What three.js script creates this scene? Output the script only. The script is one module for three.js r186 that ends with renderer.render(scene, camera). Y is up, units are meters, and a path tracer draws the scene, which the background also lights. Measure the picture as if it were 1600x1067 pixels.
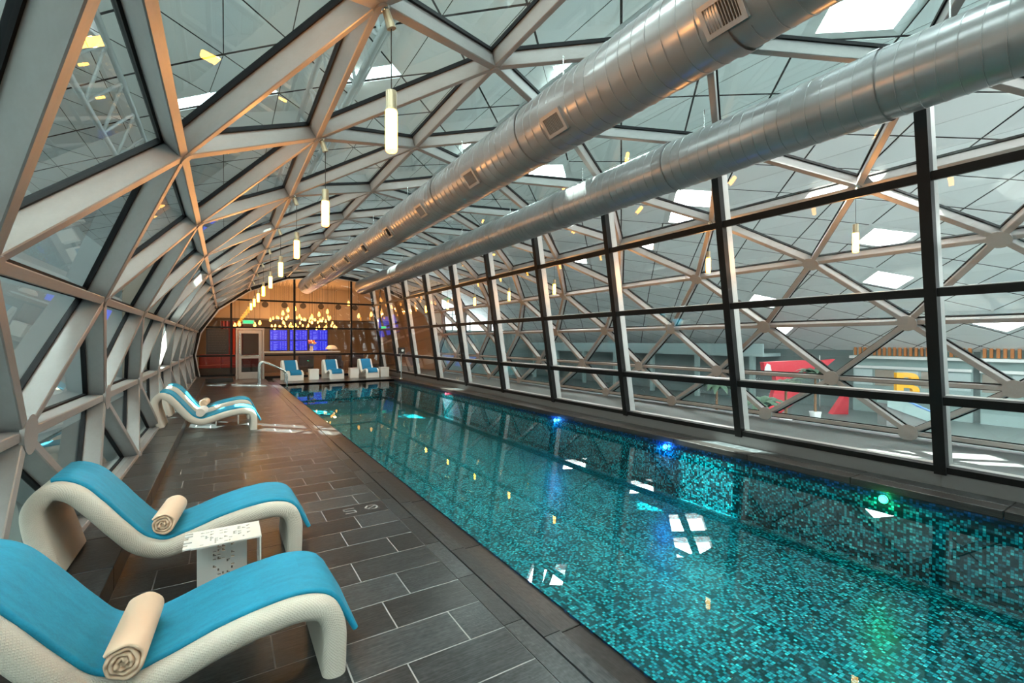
import * as THREE from 'three';
import { mergeGeometries } from 'three/addons/utils/BufferGeometryUtils.js';
import { RoundedBoxGeometry } from 'three/addons/geometries/RoundedBoxGeometry.js';
import { RectAreaLightUniformsLib } from 'three/addons/lights/RectAreaLightUniformsLib.js';
import { FontLoader } from 'three/addons/loaders/FontLoader.js';
import { TextGeometry } from 'three/addons/geometries/TextGeometry.js';

// ───────────────────────────────────────── camera, sky, sun, exposure
RectAreaLightUniformsLib.init();
const scene = new THREE.Scene();
const renderer = new THREE.WebGLRenderer({ antialias: true });
renderer.toneMapping = THREE.LinearToneMapping;
renderer.toneMappingExposure = 1.0;
renderer.shadowMap.enabled = true;
const YAW = 31.783 * Math.PI / 180, EYE = 1.6;
const camera = new THREE.PerspectiveCamera(2 * Math.atan(533.5 / 726) * 180 / Math.PI, 1600 / 1067, 0.05, 300);
camera.position.set(0, EYE, 0);
camera.rotation.order = 'YXZ';
camera.rotation.set(-1.65 / 726, -YAW, 0);
scene.background = new THREE.Color().setRGB(9, 9.4, 9.6);
const sun = new THREE.DirectionalLight(new THREE.Color().setRGB(1, 0.95, 0.86), 90);
sun.position.set(5 - 6, 40, -12 - 7.2);
sun.target.position.set(5, 0, -12);
sun.castShadow = true;
sun.shadow.mapSize.set(4096, 4096);
Object.assign(sun.shadow.camera, { left: -40, right: 40, top: 45, bottom: -45, near: 1, far: 90 });
scene.add(sun, sun.target);
const SKYLIGHT = 44;                       // radiance of the roof lights

// ───────────────────────────────────────── helpers
let seed = 20240611;
const rnd = () => { seed |= 0; seed = seed + 0x6D2B79F5 | 0; let t = Math.imul(seed ^ seed >>> 15, 1 | seed); t = t + Math.imul(t ^ t >>> 7, 61 | t) ^ t; return ((t ^ t >>> 14) >>> 0) / 4294967296; };
const V = (x, y, d) => new THREE.Vector3(x, y, -d);           // x across, y up, d along the pool
const taken = {};
const numbered = (n) => { taken[n] = (taken[n] ?? -1) + 1; return taken[n] ? `${n}_${String(taken[n]).padStart(3, '0')}` : n; };
const col = (r, g, b) => new THREE.Color().setRGB(r, g, b);
function group(name, at, turn = 0) { const o = new THREE.Group(); o.name = numbered(name); if (at) o.position.copy(at); o.rotation.y = turn; scene.add(o); return o; }
function tag(o, label, category, grp, kind) { o.userData.label = label; o.userData.category = category; if (grp) o.userData.group = grp; if (kind) o.userData.kind = kind; return o; }
function mesh(name, geo, mat, parent) { const m = new THREE.Mesh(geo, mat); m.name = parent ? name : numbered(name); m.castShadow = m.receiveShadow = true; (parent || scene).add(m); return m; }
const boxGeos = new Map();
function boxGeo(x, y, z, r = 0) { const k = [x, y, z, r].map((v) => v.toFixed(4)).join(); if (!boxGeos.has(k)) boxGeos.set(k, r ? new RoundedBoxGeometry(x, y, z, 2, r) : new THREE.BoxGeometry(x, y, z)); return boxGeos.get(k); }
// box spanning x0..x1, y0..y1, d0..d1 (own axes of the parent)
function span(name, x0, x1, y0, y1, d0, d1, mat, parent, r = 0) { const m = mesh(name, boxGeo(x1 - x0, y1 - y0, d1 - d0, r), mat, parent); m.position.set((x0 + x1) / 2, (y0 + y1) / 2, -(d0 + d1) / 2); return m; }
const tubeGeo = (pts, r, seg = 40, rad = 10, closed = false) => new THREE.TubeGeometry(new THREE.CatmullRomCurve3(pts, closed, 'centripetal'), seg, r, rad, closed);
// polygon given as triangles with flat normals
function triGeo(tris, uvf) {
  const p = [], n = [], uv = [], a = new THREE.Vector3(), b = new THREE.Vector3();
  for (const [A, B, C] of tris) { a.subVectors(B, A); b.subVectors(C, A); a.cross(b).normalize(); for (const v of [A, B, C]) { p.push(v.x, v.y, v.z); n.push(a.x, a.y, a.z); const t = uvf ? uvf(v) : [v.x, v.z]; uv.push(t[0], t[1]); } }
  const g = new THREE.BufferGeometry(); g.setAttribute('position', new THREE.Float32BufferAttribute(p, 3)); g.setAttribute('normal', new THREE.Float32BufferAttribute(n, 3)); g.setAttribute('uv', new THREE.Float32BufferAttribute(uv, 2)); return g;
}
// prism: bottom ring + thickness vector
function prismGeo(ring, off) {
  const top = ring.map((v) => v.clone().add(off)), t = [], n = ring.length;
  for (let i = 1; i < n - 1; i++) { t.push([ring[0], ring[i + 1], ring[i]]); t.push([top[0], top[i], top[i + 1]]); }
  for (let i = 0; i < n; i++) { const j = (i + 1) % n; t.push([ring[i], ring[j], top[j]], [ring[i], top[j], top[i]]); }
  return triGeo(t);
}
function dataTex(w, h, fn, srgb = true, repeat = [1, 1]) {
  const d = new Uint8Array(w * h * 4);
  for (let y = 0; y < h; y++) for (let x = 0; x < w; x++) { const c = fn(x, y); const i = (y * w + x) * 4; d[i] = c[0]; d[i + 1] = c[1]; d[i + 2] = c[2]; d[i + 3] = 255; }
  const t = new THREE.DataTexture(d, w, h, THREE.RGBAFormat); t.wrapS = t.wrapT = THREE.RepeatWrapping; t.magFilter = THREE.LinearFilter; t.minFilter = THREE.LinearMipmapLinearFilter; t.generateMipmaps = true;
  if (srgb) t.colorSpace = THREE.SRGBColorSpace; t.repeat.set(...repeat); t.needsUpdate = true; return t;
}
// tiling value noise
function noiseGrid(n) { const g = new Float32Array(n * n); for (let i = 0; i < n * n; i++) g[i] = rnd(); return (x, y) => { const X = ((x % n) + n) % n, Y = ((y % n) + n) % n, i = Math.floor(X), j = Math.floor(Y), f = X - i, h = Y - j, a = f * f * (3 - 2 * f), b = h * h * (3 - 2 * h), q = (u, v) => g[(v % n) * n + (u % n)]; return (q(i, j) * (1 - a) + q(i + 1, j) * a) * (1 - b) + (q(i, j + 1) * (1 - a) + q(i + 1, j + 1) * a) * b; }; }
const N1 = noiseGrid(64), N2 = noiseGrid(64);

// ───────────────────────────────────────── materials
const std = (o) => new THREE.MeshStandardMaterial(o);
const phys = (o) => new THREE.MeshPhysicalMaterial(o);
const steelTex = dataTex(256, 256, (x, y) => { const v = 228 + 7 * (N1(x / 8, y / 8) - 0.5) + 5 * (N2(x / 2, y / 2) - 0.5); return [v, v, v]; }, true, [1, 1]);
const M = {};

M.steel = std({ color: col(0.325, 0.312, 0.305), roughness: 0.45, metalness: 0.15, map: steelTex });
M.black = phys({ color: col(0.004, 0.004, 0.005), roughness: 0.6, specularIntensity: 0.3 });
M.frame = phys({ color: col(0.005, 0.005, 0.005), roughness: 0.5, specularIntensity: 0.35 });
M.sillMetal = std({ color: col(0.15, 0.148, 0.145), roughness: 0.45, metalness: 0.3 });
M.trimSteel = std({ color: col(0.4, 0.4, 0.39), roughness: 0.38, metalness: 0.5 });
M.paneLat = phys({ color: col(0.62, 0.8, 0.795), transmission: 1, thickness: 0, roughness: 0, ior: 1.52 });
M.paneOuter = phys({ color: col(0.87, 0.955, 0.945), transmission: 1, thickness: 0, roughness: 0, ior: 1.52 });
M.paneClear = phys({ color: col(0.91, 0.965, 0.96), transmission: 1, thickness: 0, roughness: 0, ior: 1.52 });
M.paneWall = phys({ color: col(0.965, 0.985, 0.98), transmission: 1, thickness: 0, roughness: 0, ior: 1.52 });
M.paneDoor = phys({ color: col(0.55, 0.5, 0.47), transmission: 1, thickness: 0, roughness: 0, ior: 1.52 });
M.water = phys({ color: col(0.45, 0.93, 0.95), transmission: 1, thickness: 0, roughness: 0, ior: 1.33, specularIntensity: 0.5 });
M.white = std({ color: col(0.82, 0.83, 0.82), roughness: 0.6 });
M.hallPanel = [0.88, 0.85, 0.9].map((v) => std({ color: col(v, v, v * 0.99), roughness: 0.45 }));
M.hallBack = std({ color: col(0.02, 0.02, 0.02), roughness: 0.9 });
M.hallWall = std({ color: col(0.3, 0.4, 0.39), roughness: 0.7 });
M.hallFloor = std({ color: col(0.14, 0.17, 0.17), roughness: 0.5 });
M.stainless = std({ color: col(0.62, 0.61, 0.6), roughness: 0.22, metalness: 0.95 });
M.duct = std({ color: col(0.27, 0.268, 0.272), roughness: 0.29, metalness: 0.42 });
M.glow = std({ color: col(0.9, 0.8, 0.6), emissive: col(1, 0.4, 0.028), emissiveIntensity: 22, roughness: 0.6 });
M.glowTip = std({ color: col(0.9, 0.75, 0.5), emissive: col(1, 0.6, 0.2), emissiveIntensity: 3, roughness: 0.6 });
M.bulbWarm = std({ color: col(0.9, 0.7, 0.4), emissive: col(1, 0.47, 0.1), emissiveIntensity: 4 });
M.brass = std({ color: col(0.45, 0.36, 0.24), roughness: 0.35, metalness: 0.8 });
M.cord = std({ color: col(0.02, 0.015, 0.012), roughness: 0.7 });

// slate: fine cross-grain streaks, a few tones
function slateTex(base, amp, warm) {
  const ox = rnd() * 50, oy = rnd() * 50;
  return dataTex(256, 128, (x, y) => { const s = N1(x / 40 + ox, y / 2.2 + oy), t = N2(x / 9 + oy, y / 5 + ox), f = rnd(); const v = base + amp * (s - 0.5) + amp * 0.7 * (t - 0.5) + 7 * (f - 0.5); return [v + warm, v + warm * 0.35, v]; });
}
const slateBump = dataTex(256, 128, (x, y) => { const v = 128 + 90 * (N1(x / 30, y / 2.5) - 0.5) + 60 * (N2(x / 8, y / 4) - 0.5); return [v, v, v]; }, false);
M.slate = [[40, 24, -3], [51, 28, -5], [32, 18, -2], [56, 30, -5], [37, 26, -2], [45, 30, -4]].map(([b, a, w]) => std({ map: slateTex(b, a, w), roughness: 0.28, bumpMap: slateBump, bumpScale: 0.0012 }));
M.slateDark = [[32, 14, 5], [37, 16, 7], [28, 12, 4]].map(([b, a, w]) => std({ map: slateTex(b, a, w), roughness: 0.3, bumpMap: slateBump, bumpScale: 0.0012 }));
M.grout = std({ color: col(0.28, 0.275, 0.27), roughness: 0.8 });
M.slot = std({ color: col(0.004, 0.004, 0.004), roughness: 0.9 });
M.concrete = std({ color: col(0.2, 0.2, 0.2), roughness: 0.7 });

// glass mosaic of the pool: random teal tesserae with dark joints
const tess = [];
for (let i = 0; i < 128 * 128; i++) {
  const r = rnd(), j = rnd();
  tess.push(r < 0.45 ? [0, 18 + 20 * j, 24 + 20 * j] : r < 0.6 ? [0, 66 + 26 * j, 82 + 26 * j] : r < 0.86 ? [0, 120 + 26 * j, 129 + 26 * j] : r < 0.97 ? [6 + 14 * j, 148 + 22 * j, 156 + 22 * j] : [80 + 30 * j, 190, 194]);
}
const mosaic = dataTex(1024, 1024, (x, y) => { const u = x >> 3, v = y >> 3; if ((x & 7) === 7 || (y & 7) === 7) return [0, 44, 50]; return tess[v * 128 + u]; });
mosaic.repeat.set(1 / 3.3, 1 / 3.3);
const tessB = tess.map(([r, g, b]) => [r * 0.5, g * 0.42, b * 0.72]);
const mosaicNavy = dataTex(512, 512, (x, y) => { const u = x >> 3, v = y >> 3; if ((x & 7) === 7 || (y & 7) === 7) return [6, 26, 44]; return tessB[v * 128 + u]; });
mosaicNavy.repeat.set(1 / 1.65, 1 / 1.65);
M.mosaic = std({ map: mosaic, roughness: 0.35 });
M.mosaicNavy = std({ map: mosaicNavy, roughness: 0.3 });

// fabric and moulded shell of the loungers
const weave = dataTex(128, 128, (x, y) => { const a = ((x + y) % 16) / 16, b = ((x - y + 256) % 16) / 16; const h = Math.min(Math.abs(a - 0.5), Math.abs(b - 0.5)) * 2; const v = 60 + 190 * Math.min(1, h * 2.2); return [v, v, v]; }, false);
weave.repeat.set(9, 9);
M.shell = std({ color: col(0.61, 0.545, 0.465), roughness: 0.62, bumpMap: weave, bumpScale: 0.0035 });
const padTex = dataTex(256, 256, (x, y) => { const v = 0.97 + 0.1 * (N1(x / 30, y / 9) - 0.5) + 0.07 * (N2(x / 3, y / 2) - 0.5); return [0, 134 * v, 168 * v]; });
padTex.repeat.set(1.4, 1.4);
const padBump = dataTex(128, 128, (x, y) => { const v = 128 + 120 * (N2(x / 2, y / 2) - 0.5); return [v, v, v]; }, false);
padBump.repeat.set(6, 6);
M.pad = phys({ map: padTex, roughness: 0.72, bumpMap: padBump, bumpScale: 0.0012, sheen: 0.12, sheenColor: col(0.3, 0.8, 0.95), sheenRoughness: 0.5 });
M.padFar = std({ color: col(0.005, 0.16, 0.31), roughness: 0.8 });
M.rubber = std({ color: col(0.012, 0.012, 0.013), roughness: 0.6 });
const terry = dataTex(128, 128, (x, y) => { const v = 128 + 110 * (rnd() - 0.5); return [v, v, v]; }, false);
terry.repeat.set(4, 4);
M.towel = std({ color: col(0.78, 0.56, 0.4), roughness: 0.95, bumpMap: terry, bumpScale: 0.002 });
M.towelPale = std({ color: col(0.8, 0.72, 0.66), roughness: 0.95, bumpMap: terry, bumpScale: 0.002 });

// ───────────────────────────────────────── the lattice tube
const S = 2.25, END = 9.789 * S, START = -1.211 * S, INNER_D = 0.15;
// inner corner lines of the tube: x, y and whether its nodes sit at the odd or even stations
const LV = [[-0.40, -0.64, 0], [-0.461, -0.259, 1], [-0.379, 0.146, 0], [-0.104, 0.575, 1], [0.368, 0.924, 0], [1.018, 1.2, 1], [1.815, 1.29, 0], [2.612, 1.2, 1], [3.262, 0.924, 0], [3.752, 0.576, 1], [4.005, 0.12, 0], [4.072, -0.296, 1], [4.03, -0.64, 0]].map(([x, y, odd]) => ({ x: x * S, y: EYE + y * S, odd }));
LV.forEach((l, i) => { const a = LV[Math.max(0, i - 1)], b = LV[Math.min(LV.length - 1, i + 1)]; const n = new THREE.Vector2(-(b.y - a.y), b.x - a.x).normalize(); l.n = n; l.ox = l.x + n.x * INNER_D; l.oy = l.y + n.y * INNER_D; });
const stations = (l) => { const a = []; if (l.odd) for (let k = -2; k <= 9; k++) a.push((k + 0.789) * S); else { a.push(START); for (let k = -1; k <= 9; k++) a.push((k + 0.289) * S); a.push(END); } return a; };
const beamGeo = (w, h, c) => { // unit length along x, inner face at y=0, outward +y, chamfered
  const s = new THREE.Shape(); const p = [[-w / 2 + c, 0], [w / 2 - c, 0], [w / 2, c], [w / 2, h], [-w / 2, h], [-w / 2, c]]; p.forEach(([x, y], i) => i ? s.lineTo(x, y) : s.moveTo(x, y)); s.closePath();
  const g = new THREE.ExtrudeGeometry(s, { depth: 1, bevelEnabled: false }); g.rotateY(Math.PI / 2); g.translate(-0.5, 0, 0); return g;   // shape x -> -z, extrusion -> x
};
const beamG = beamGeo(0.074, INNER_D - 0.02, 0.006), beamLongG = beamGeo(0.066, INNER_D - 0.02, 0.006), gasketG = new THREE.BoxGeometry(1, 0.036, 0.11), gasketLongG = new THREE.BoxGeometry(1, 0.036, 0.1);
const plateG = new THREE.CylinderGeometry(0.125, 0.125, 0.025, 24), plateSmallG = new THREE.CylinderGeometry(0.05, 0.05, 0.02, 16);
function makeBeam(parent, A, B, nx, ny, long) {
  const L = A.distanceTo(B), X = new THREE.Vector3().subVectors(B, A).normalize(), N = new THREE.Vector3(nx, ny, 0); N.addScaledVector(X, -N.dot(X)).normalize();
  const Z = new THREE.Vector3().crossVectors(X, N), m = new THREE.Matrix4().makeBasis(X, N, Z);
  const b = mesh('beam', long ? beamLongG : beamG, M.steel, parent); b.quaternion.setFromRotationMatrix(m); b.position.addVectors(A, B).multiplyScalar(0.5); b.scale.set(L, 1, 1);
  const g = mesh('gasket', long ? gasketLongG : gasketG, M.black, b); g.position.y = INNER_D - 0.002;
}
const wallLeft = tag(group('wall_left'), 'curved steel and glass lattice wall behind the loungers', 'lattice wall', null, 'structure');
const ceiling = tag(group('ceiling'), 'triangulated steel and glass vault over the pool', 'glass vault', null, 'structure');
const wallRight = tag(group('wall_right'), 'outer steel lattice wall beyond the framed glazing', 'lattice wall', null, 'structure');
const side = (i) => i < 3 ? wallLeft : i < 9 ? ceiling : wallRight;           // owner of strip i..i+1
const up = new THREE.Vector3(0, 1, 0);
LV.forEach((l, i) => {
  const st = stations(l), owner = i <= 3 ? wallLeft : i < 9 ? ceiling : wallRight;
  for (let k = 0; k + 1 < st.length; k++) makeBeam(owner, V(l.x, l.y, st[k]), V(l.x, l.y, st[k + 1]), l.n.x, l.n.y, true);
  const big = i >= 9 || i === 1;
  for (const d of st) if (d > START + 0.01 && d < END - 0.01) { const p = mesh('node_plate', big ? plateG : plateSmallG, M.steel, owner); p.quaternion.setFromUnitVectors(up, new THREE.Vector3(-l.n.x, -l.n.y, 0)); p.position.copy(V(l.x - l.n.x * 0.008, l.y - l.n.y * 0.008, d)); }
});
for (let i = 0; i + 1 < LV.length; i++) {
  const a = LV[i], b = LV[i + 1], o = a.odd ? a : b, e = a.odd ? b : a, nx = (a.n.x + b.n.x) / 2, ny = (a.n.y + b.n.y) / 2, os = stations(o), es = stations(e), own = side(i);
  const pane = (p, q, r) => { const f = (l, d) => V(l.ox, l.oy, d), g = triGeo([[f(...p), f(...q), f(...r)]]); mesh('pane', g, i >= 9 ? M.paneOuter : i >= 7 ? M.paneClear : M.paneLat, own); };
  for (let k = 0; k < os.length; k++) for (const m of [k, k + 1]) { const ed = es[m]; if (m === 0 || m === es.length - 1) continue; makeBeam(own, V(o.x, o.y, os[k]), V(e.x, e.y, ed), nx, ny, false); }
  makeBeam(own, V(o.x, o.y, END), V(e.x, e.y, END), nx, ny, false);
  for (let k = 0; k < os.length; k++) { pane([e, es[k]], [e, es[k + 1]], [o, os[k]]); if (k + 1 < os.length) pane([o, os[k]], [o, os[k + 1]], [e, es[k + 1]]); }
}

// ───────────────────────────────────────── deck, step, pool
const POOL = { x0: 1.72, x1: 6.0, d0: -1.6, d1: 19.0, deep: -0.84, water: -0.045 };
const floor = tag(group('floor'), 'dark slate tiled deck along the pool', 'tiled floor', null, 'structure');
span('grout_bed', -0.9, 1.332, -0.3, -0.0016, START, END, M.grout, floor);
const PITCH = 0.303, tileG = new THREE.BoxGeometry(1, 0.02, PITCH - 0.008);
for (let r = 0, d = -2.62; d < END - 0.05; r++, d += PITCH) {
  const cuts = []; let x = -0.6 - [0.1, 0.4, 0.22, 0.45][r % 4]; while (x < 1.33) { cuts.push(x); x += 0.608; }
  for (const c of cuts) { const a = Math.max(c, -0.6), b = Math.min(c + 0.6, 1.33); if (b - a < 0.04 || d < -1) continue; const t = mesh('tile', tileG, M.slate[Math.floor(rnd() * 6)], floor); t.scale.x = b - a; t.position.set((a + b) / 2, -0.01 + (rnd() - 0.5) * 0.0016, -(d + PITCH / 2)); if (rnd() < 0.5) t.rotation.y = Math.PI; }
}
const edge = tag(group('pool_coping'), 'stone channel strip and wet coping beside the deck tiles', 'coping', null, 'structure');
span('channel', 1.33, 1.73, -0.3, -0.07, START, END, M.slot, edge);
for (let d = -2.6, k = 0; d < END; d += 0.605, k++) { span('strip_stone', 1.336, 1.455, -0.07, 0, d, Math.min(END, d + 0.6), M.slate[k * 7 % 6], edge); }
for (let d = -2.8, k = 0; d < 19.3; d += 1.21, k++) { span('grate_stone', 1.467, 1.574, -0.07, 0, Math.max(d, START), d + 1.205, M.slate[k * 5 % 6], edge); span('coping_stone', 1.58, POOL.x0 + 0.012, -0.07, -0.012, Math.max(d, START), d + 1.203, M.slateDark[k % 3], edge, 0.006); }
const farDeck = tag(group('floor_far_deck'), 'dark slate deck between the pool end and the lounge', 'tiled floor', null, 'structure');
span('grout_bed', 1.74, 6.5, -0.3, -0.006, 19.0, END, M.grout, farDeck);
for (let r = 0, d = 19.0; d < END - 0.05; r++, d += PITCH) for (let x = 1.6 - (r % 2) * 0.3; x < 6.4; x += 0.606) { const a = Math.max(x, 1.74), b = Math.min(x + 0.6, 6.4), e = Math.min(d + PITCH - 0.007, END); if (b - a > 0.04) span('tile', a, b, -0.02, 0, d, e, M.slate[Math.floor(rnd() * 6)], farDeck); }
// raised step along the lattice
const STEP = 0.16, stepG = tag(group('step'), 'raised dark stone step along the foot of the lattice wall', 'step', null, 'structure');
for (let d = -1.6, k = 0; d < END - 0.1; d += 0.606, k++) span('slab', -0.98, -0.6, 0, STEP, d, Math.min(END, d + 0.6), M.slate[(k * 5 + 1) % 6], stepG, 0.006);
span('sill_rail', -1.12, -0.985, 0.02, STEP + 0.02, START, END, M.trimSteel, stepG);
span('slab', -0.6, 0.3, 0, STEP, 20.9, END - 0.03, M.slate[2], stepG, 0.006);
span('core', -1.25, -0.61, -0.3, -0.002, START, END, M.concrete, stepG);
// basin
const basin = tag(group('pool_basin'), 'swimming pool basin lined with teal glass mosaic', 'pool', null, 'structure');
const planeUV = (w, h, mat, name, pos, rot) => { const g = new THREE.PlaneGeometry(w, h); const uv = g.attributes.uv; for (let i = 0; i < uv.count; i++) uv.setXY(i, uv.getX(i) * w, uv.getY(i) * h); const m = mesh(name, g, mat, basin); m.position.copy(pos); m.rotation.set(...rot); return m; };
const pw = POOL.x1 - POOL.x0, pl = POOL.d1 - POOL.d0, ph = -POOL.deep, pcx = (POOL.x0 + POOL.x1) / 2, pcd = (POOL.d0 + POOL.d1) / 2;
planeUV(pw, pl, M.mosaic, 'basin_floor', V(pcx, POOL.deep, pcd), [-Math.PI / 2, 0, 0]);
planeUV(pl, ph - 0.1, M.mosaic, 'basin_side', V(POOL.x0, POOL.deep + (ph - 0.1) / 2, pcd), [0, Math.PI / 2, 0]);
planeUV(pl, ph - 0.1, M.mosaic, 'basin_side', V(POOL.x1, POOL.deep + (ph - 0.1) / 2, pcd), [0, -Math.PI / 2, 0]);
planeUV(pw, ph - 0.1, M.mosaic, 'basin_side', V(pcx, POOL.deep + (ph - 0.1) / 2, POOL.d1), [0, 0, 0]);
planeUV(pw, ph - 0.1, M.mosaic, 'basin_side', V(pcx, POOL.deep + (ph - 0.1) / 2, POOL.d0), [0, Math.PI, 0]);
planeUV(pl, 0.1, M.mosaicNavy, 'waterline_band', V(POOL.x1, -0.05, pcd), [0, -Math.PI / 2, 0]);
planeUV(pl, 0.1, M.mosaicNavy, 'waterline_band', V(POOL.x0, -0.05, pcd), [0, Math.PI / 2, 0]);
planeUV(pw, 0.1, M.mosaicNavy, 'waterline_band', V(pcx, -0.05, POOL.d1), [0, 0, 0]);
span('shell', POOL.x0 - 0.25, POOL.x1 + 0.25, POOL.deep - 0.3, POOL.deep - 0.02, POOL.d0 - 0.2, POOL.d1 + 0.2, M.concrete, basin);
span('shell_side', POOL.x1 + 0.01, POOL.x1 + 0.25, POOL.deep - 0.02, -0.01, POOL.d0 - 0.2, POOL.d1 + 0.2, M.concrete, basin);
span('shell_side', POOL.x0 - 0.25, POOL.x0 - 0.01, POOL.deep - 0.02, -0.31, POOL.d0 - 0.2, POOL.d1 + 0.2, M.concrete, basin);
span('shell_side', POOL.x0 - 0.01, POOL.x1 + 0.01, POOL.deep - 0.02, -0.01, POOL.d0 - 0.2, POOL.d0 - 0.01, M.concrete, basin);
span('shell_side', POOL.x0 - 0.01, POOL.x1 + 0.01, POOL.deep - 0.02, -0.31, POOL.d1 + 0.01, POOL.d1 + 0.2, M.concrete, basin);
span('near_deck', -0.98, 6.5, -0.3, 0, START, POOL.d0 - 0.01, M.slate[2], basin);
{ const g = new THREE.PlaneGeometry(pw, pl, 1, 1); const w = mesh('water', g, M.water); w.rotation.x = -Math.PI / 2; w.position.copy(V(pcx, POOL.water, pcd)); tag(w, 'still clear pool water mirroring the lamps and vault', 'water', null, 'structure'); }

// right hand ledge, glazing wall and corridor
const LEDGE = 0.06;
const ledge = tag(group('ledge'), 'stone ledge between the pool water and the framed glazing', 'ledge', null, 'structure');
for (let d = -2.4, k = 0; d < 19; d += 1.21, k++) { span('ledge_edge', 5.985, 6.2, -0.02, LEDGE, Math.max(d, START), d + 1.204, M.slateDark[k % 3], ledge, 0.008); span('ledge_slab', 6.205, 6.62, -0.02, LEDGE, Math.max(d, START), d + 1.204, M.slate[(k * 5 + 2) % 6], ledge, 0.004); }
span('ledge_slab', 6.4, 6.62, -0.02, LEDGE, 19.2, END, M.slate[1], ledge);
span('ledge_bed', 6.26, 6.62, -0.3, -0.025, START, END, M.concrete, ledge);
const corridor = tag(span('floor_corridor', 6.62, 9.35, -0.3, 0.05, START, END + 10, std({ color: col(0.07, 0.08, 0.08), roughness: 0.6 })), 'plain grey corridor floor between the glazing and outer lattice', 'floor', null, 'structure');
const TILT = -0.154, WX = (y) => 6.45 + TILT * (y - 0.18), RAILS = [0.25, 0.98, 2.09, 3.23], TOPY = 4.3;
const win = tag(group('window_1'), 'leaning black framed glass wall along the pool', 'glass wall', null, 'structure');
const tiltA = Math.atan(-TILT);                                  // leans towards the pool
const wallBox = (name, y0, y1, d0, d1, thick, mat, off = 0) => { const c = Math.cos(tiltA), h = (y1 - y0) / c, ym = (y0 + y1) / 2, m = mesh(name, boxGeo(thick, h, d1 - d0), mat, win); m.position.copy(V(WX(ym) + off, ym, (d0 + d1) / 2)); m.rotation.z = tiltA; return m; };
const mullD = []; for (let k = -2; k <= 8; k++) mullD.push((k + 0.789) * S); mullD.push(END);
for (const d of mullD) { wallBox('mullion', 0.2, TOPY, d - 0.05, d + 0.05, 0.1, M.frame, -0.02); wallBox('mullion_fin', 0.2, TOPY, d - 0.045, d + 0.045, 0.12, M.trimSteel, 0.1); }
for (let k = 0; k + 1 < mullD.length; k++) {
  const d0 = mullD[k] + 0.05, d1 = mullD[k + 1] - 0.05;
  RAILS.forEach((y, r) => { const h = r ? 0.043 : 0.034; wallBox('rail', y - h, y + h, d0, d1, 0.08, M.frame, -0.012); wallBox('rail_cap', y + h - 0.004, y + h + 0.012, d0, d1, 0.06, M.trimSteel, 0.05); });
  wallBox('sill_panel', LEDGE, 0.222, d0 - 0.05, d1 + 0.048, 0.05, M.sillMetal, -0.02);
  const ys = [...RAILS, TOPY];
  for (let r = 0; r + 1 < ys.length; r++) { const y0 = ys[r] + 0.03, y1 = ys[r + 1] - (r < 3 ? 0.03 : 0); mesh('pane', triGeo([[V(WX(y0), y0, d0), V(WX(y0), y0, d1), V(WX(y1), y1, d1)], [V(WX(y0), y0, d0), V(WX(y1), y1, d1), V(WX(y1), y1, d0)]]), M.paneWall, win); }
}

// end wall towards the lounge
const win2 = tag(group('window_2'), 'black framed glass end wall in front of the lounge', 'glass wall', null, 'structure');
const ED = END - 0.06, insideX = (y) => { // tube limits at height y, inner side
  let lo = 0; for (let i = 0; i < 6; i++) { const a = LV[i], b = LV[i + 1]; if (y >= a.y && y <= b.y) lo = a.x + (b.x - a.x) * (y - a.y) / (b.y - a.y); } if (y < LV[0].y) lo = LV[0].x; return lo; };
const topY = (x) => { for (let i = 2; i < 9; i++) { const a = LV[i], b = LV[i + 1]; if (x >= a.x && x <= b.x) return a.y + (b.y - a.y) * (x - a.x) / (b.x - a.x); } return 3; };
const endBar = (name, A, B, w, th, mat = M.frame) => { const L = A.distanceTo(B), m = mesh(name, boxGeo(L, w, th), mat, win2); m.position.addVectors(A, B).multiplyScalar(0.5); m.rotation.z = Math.atan2(B.y - A.y, B.x - A.x); return m; };
for (let i = 0; i < 8; i++) { const a = LV[i], b = LV[i + 1]; endBar('outline_frame', V(a.x - a.n.x * -0.0, a.y, ED), V(b.x, b.y, ED), 0.13, 0.1); endBar('outline_trim', V(a.x - a.n.x * 0.09, a.y - a.n.y * 0.09, ED - 0.04), V(b.x - b.n.x * 0.09, b.y - b.n.y * 0.09, ED - 0.04), 0.03, 0.05, M.trimSteel); }
for (const x of [0.243, 2.576, 4.95, 6.27]) endBar('mullion', V(x, 0.0, ED), V(x, topY(x), ED), 0.075, 0.09);
for (const y of [0.98, 2.13, 3.26]) { const x0 = insideX(y), x1 = WX(y) - 0.03; if (y < 1) { endBar('rail', V(x0, y, ED), V(0.38, y, ED), 0.07, 0.08); endBar('rail', V(1.44, y, ED), V(x1, y, ED), 0.07, 0.08); } else endBar('rail', V(x0, y, ED), V(x1, y, ED), 0.07, 0.08); }
endBar('rail', V(-0.9, 0.2, ED), V(0.38, 0.2, ED), 0.08, 0.08); endBar('rail', V(1.44, 0.05, ED), V(6.4, 0.05, ED), 0.1, 0.08);
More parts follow.
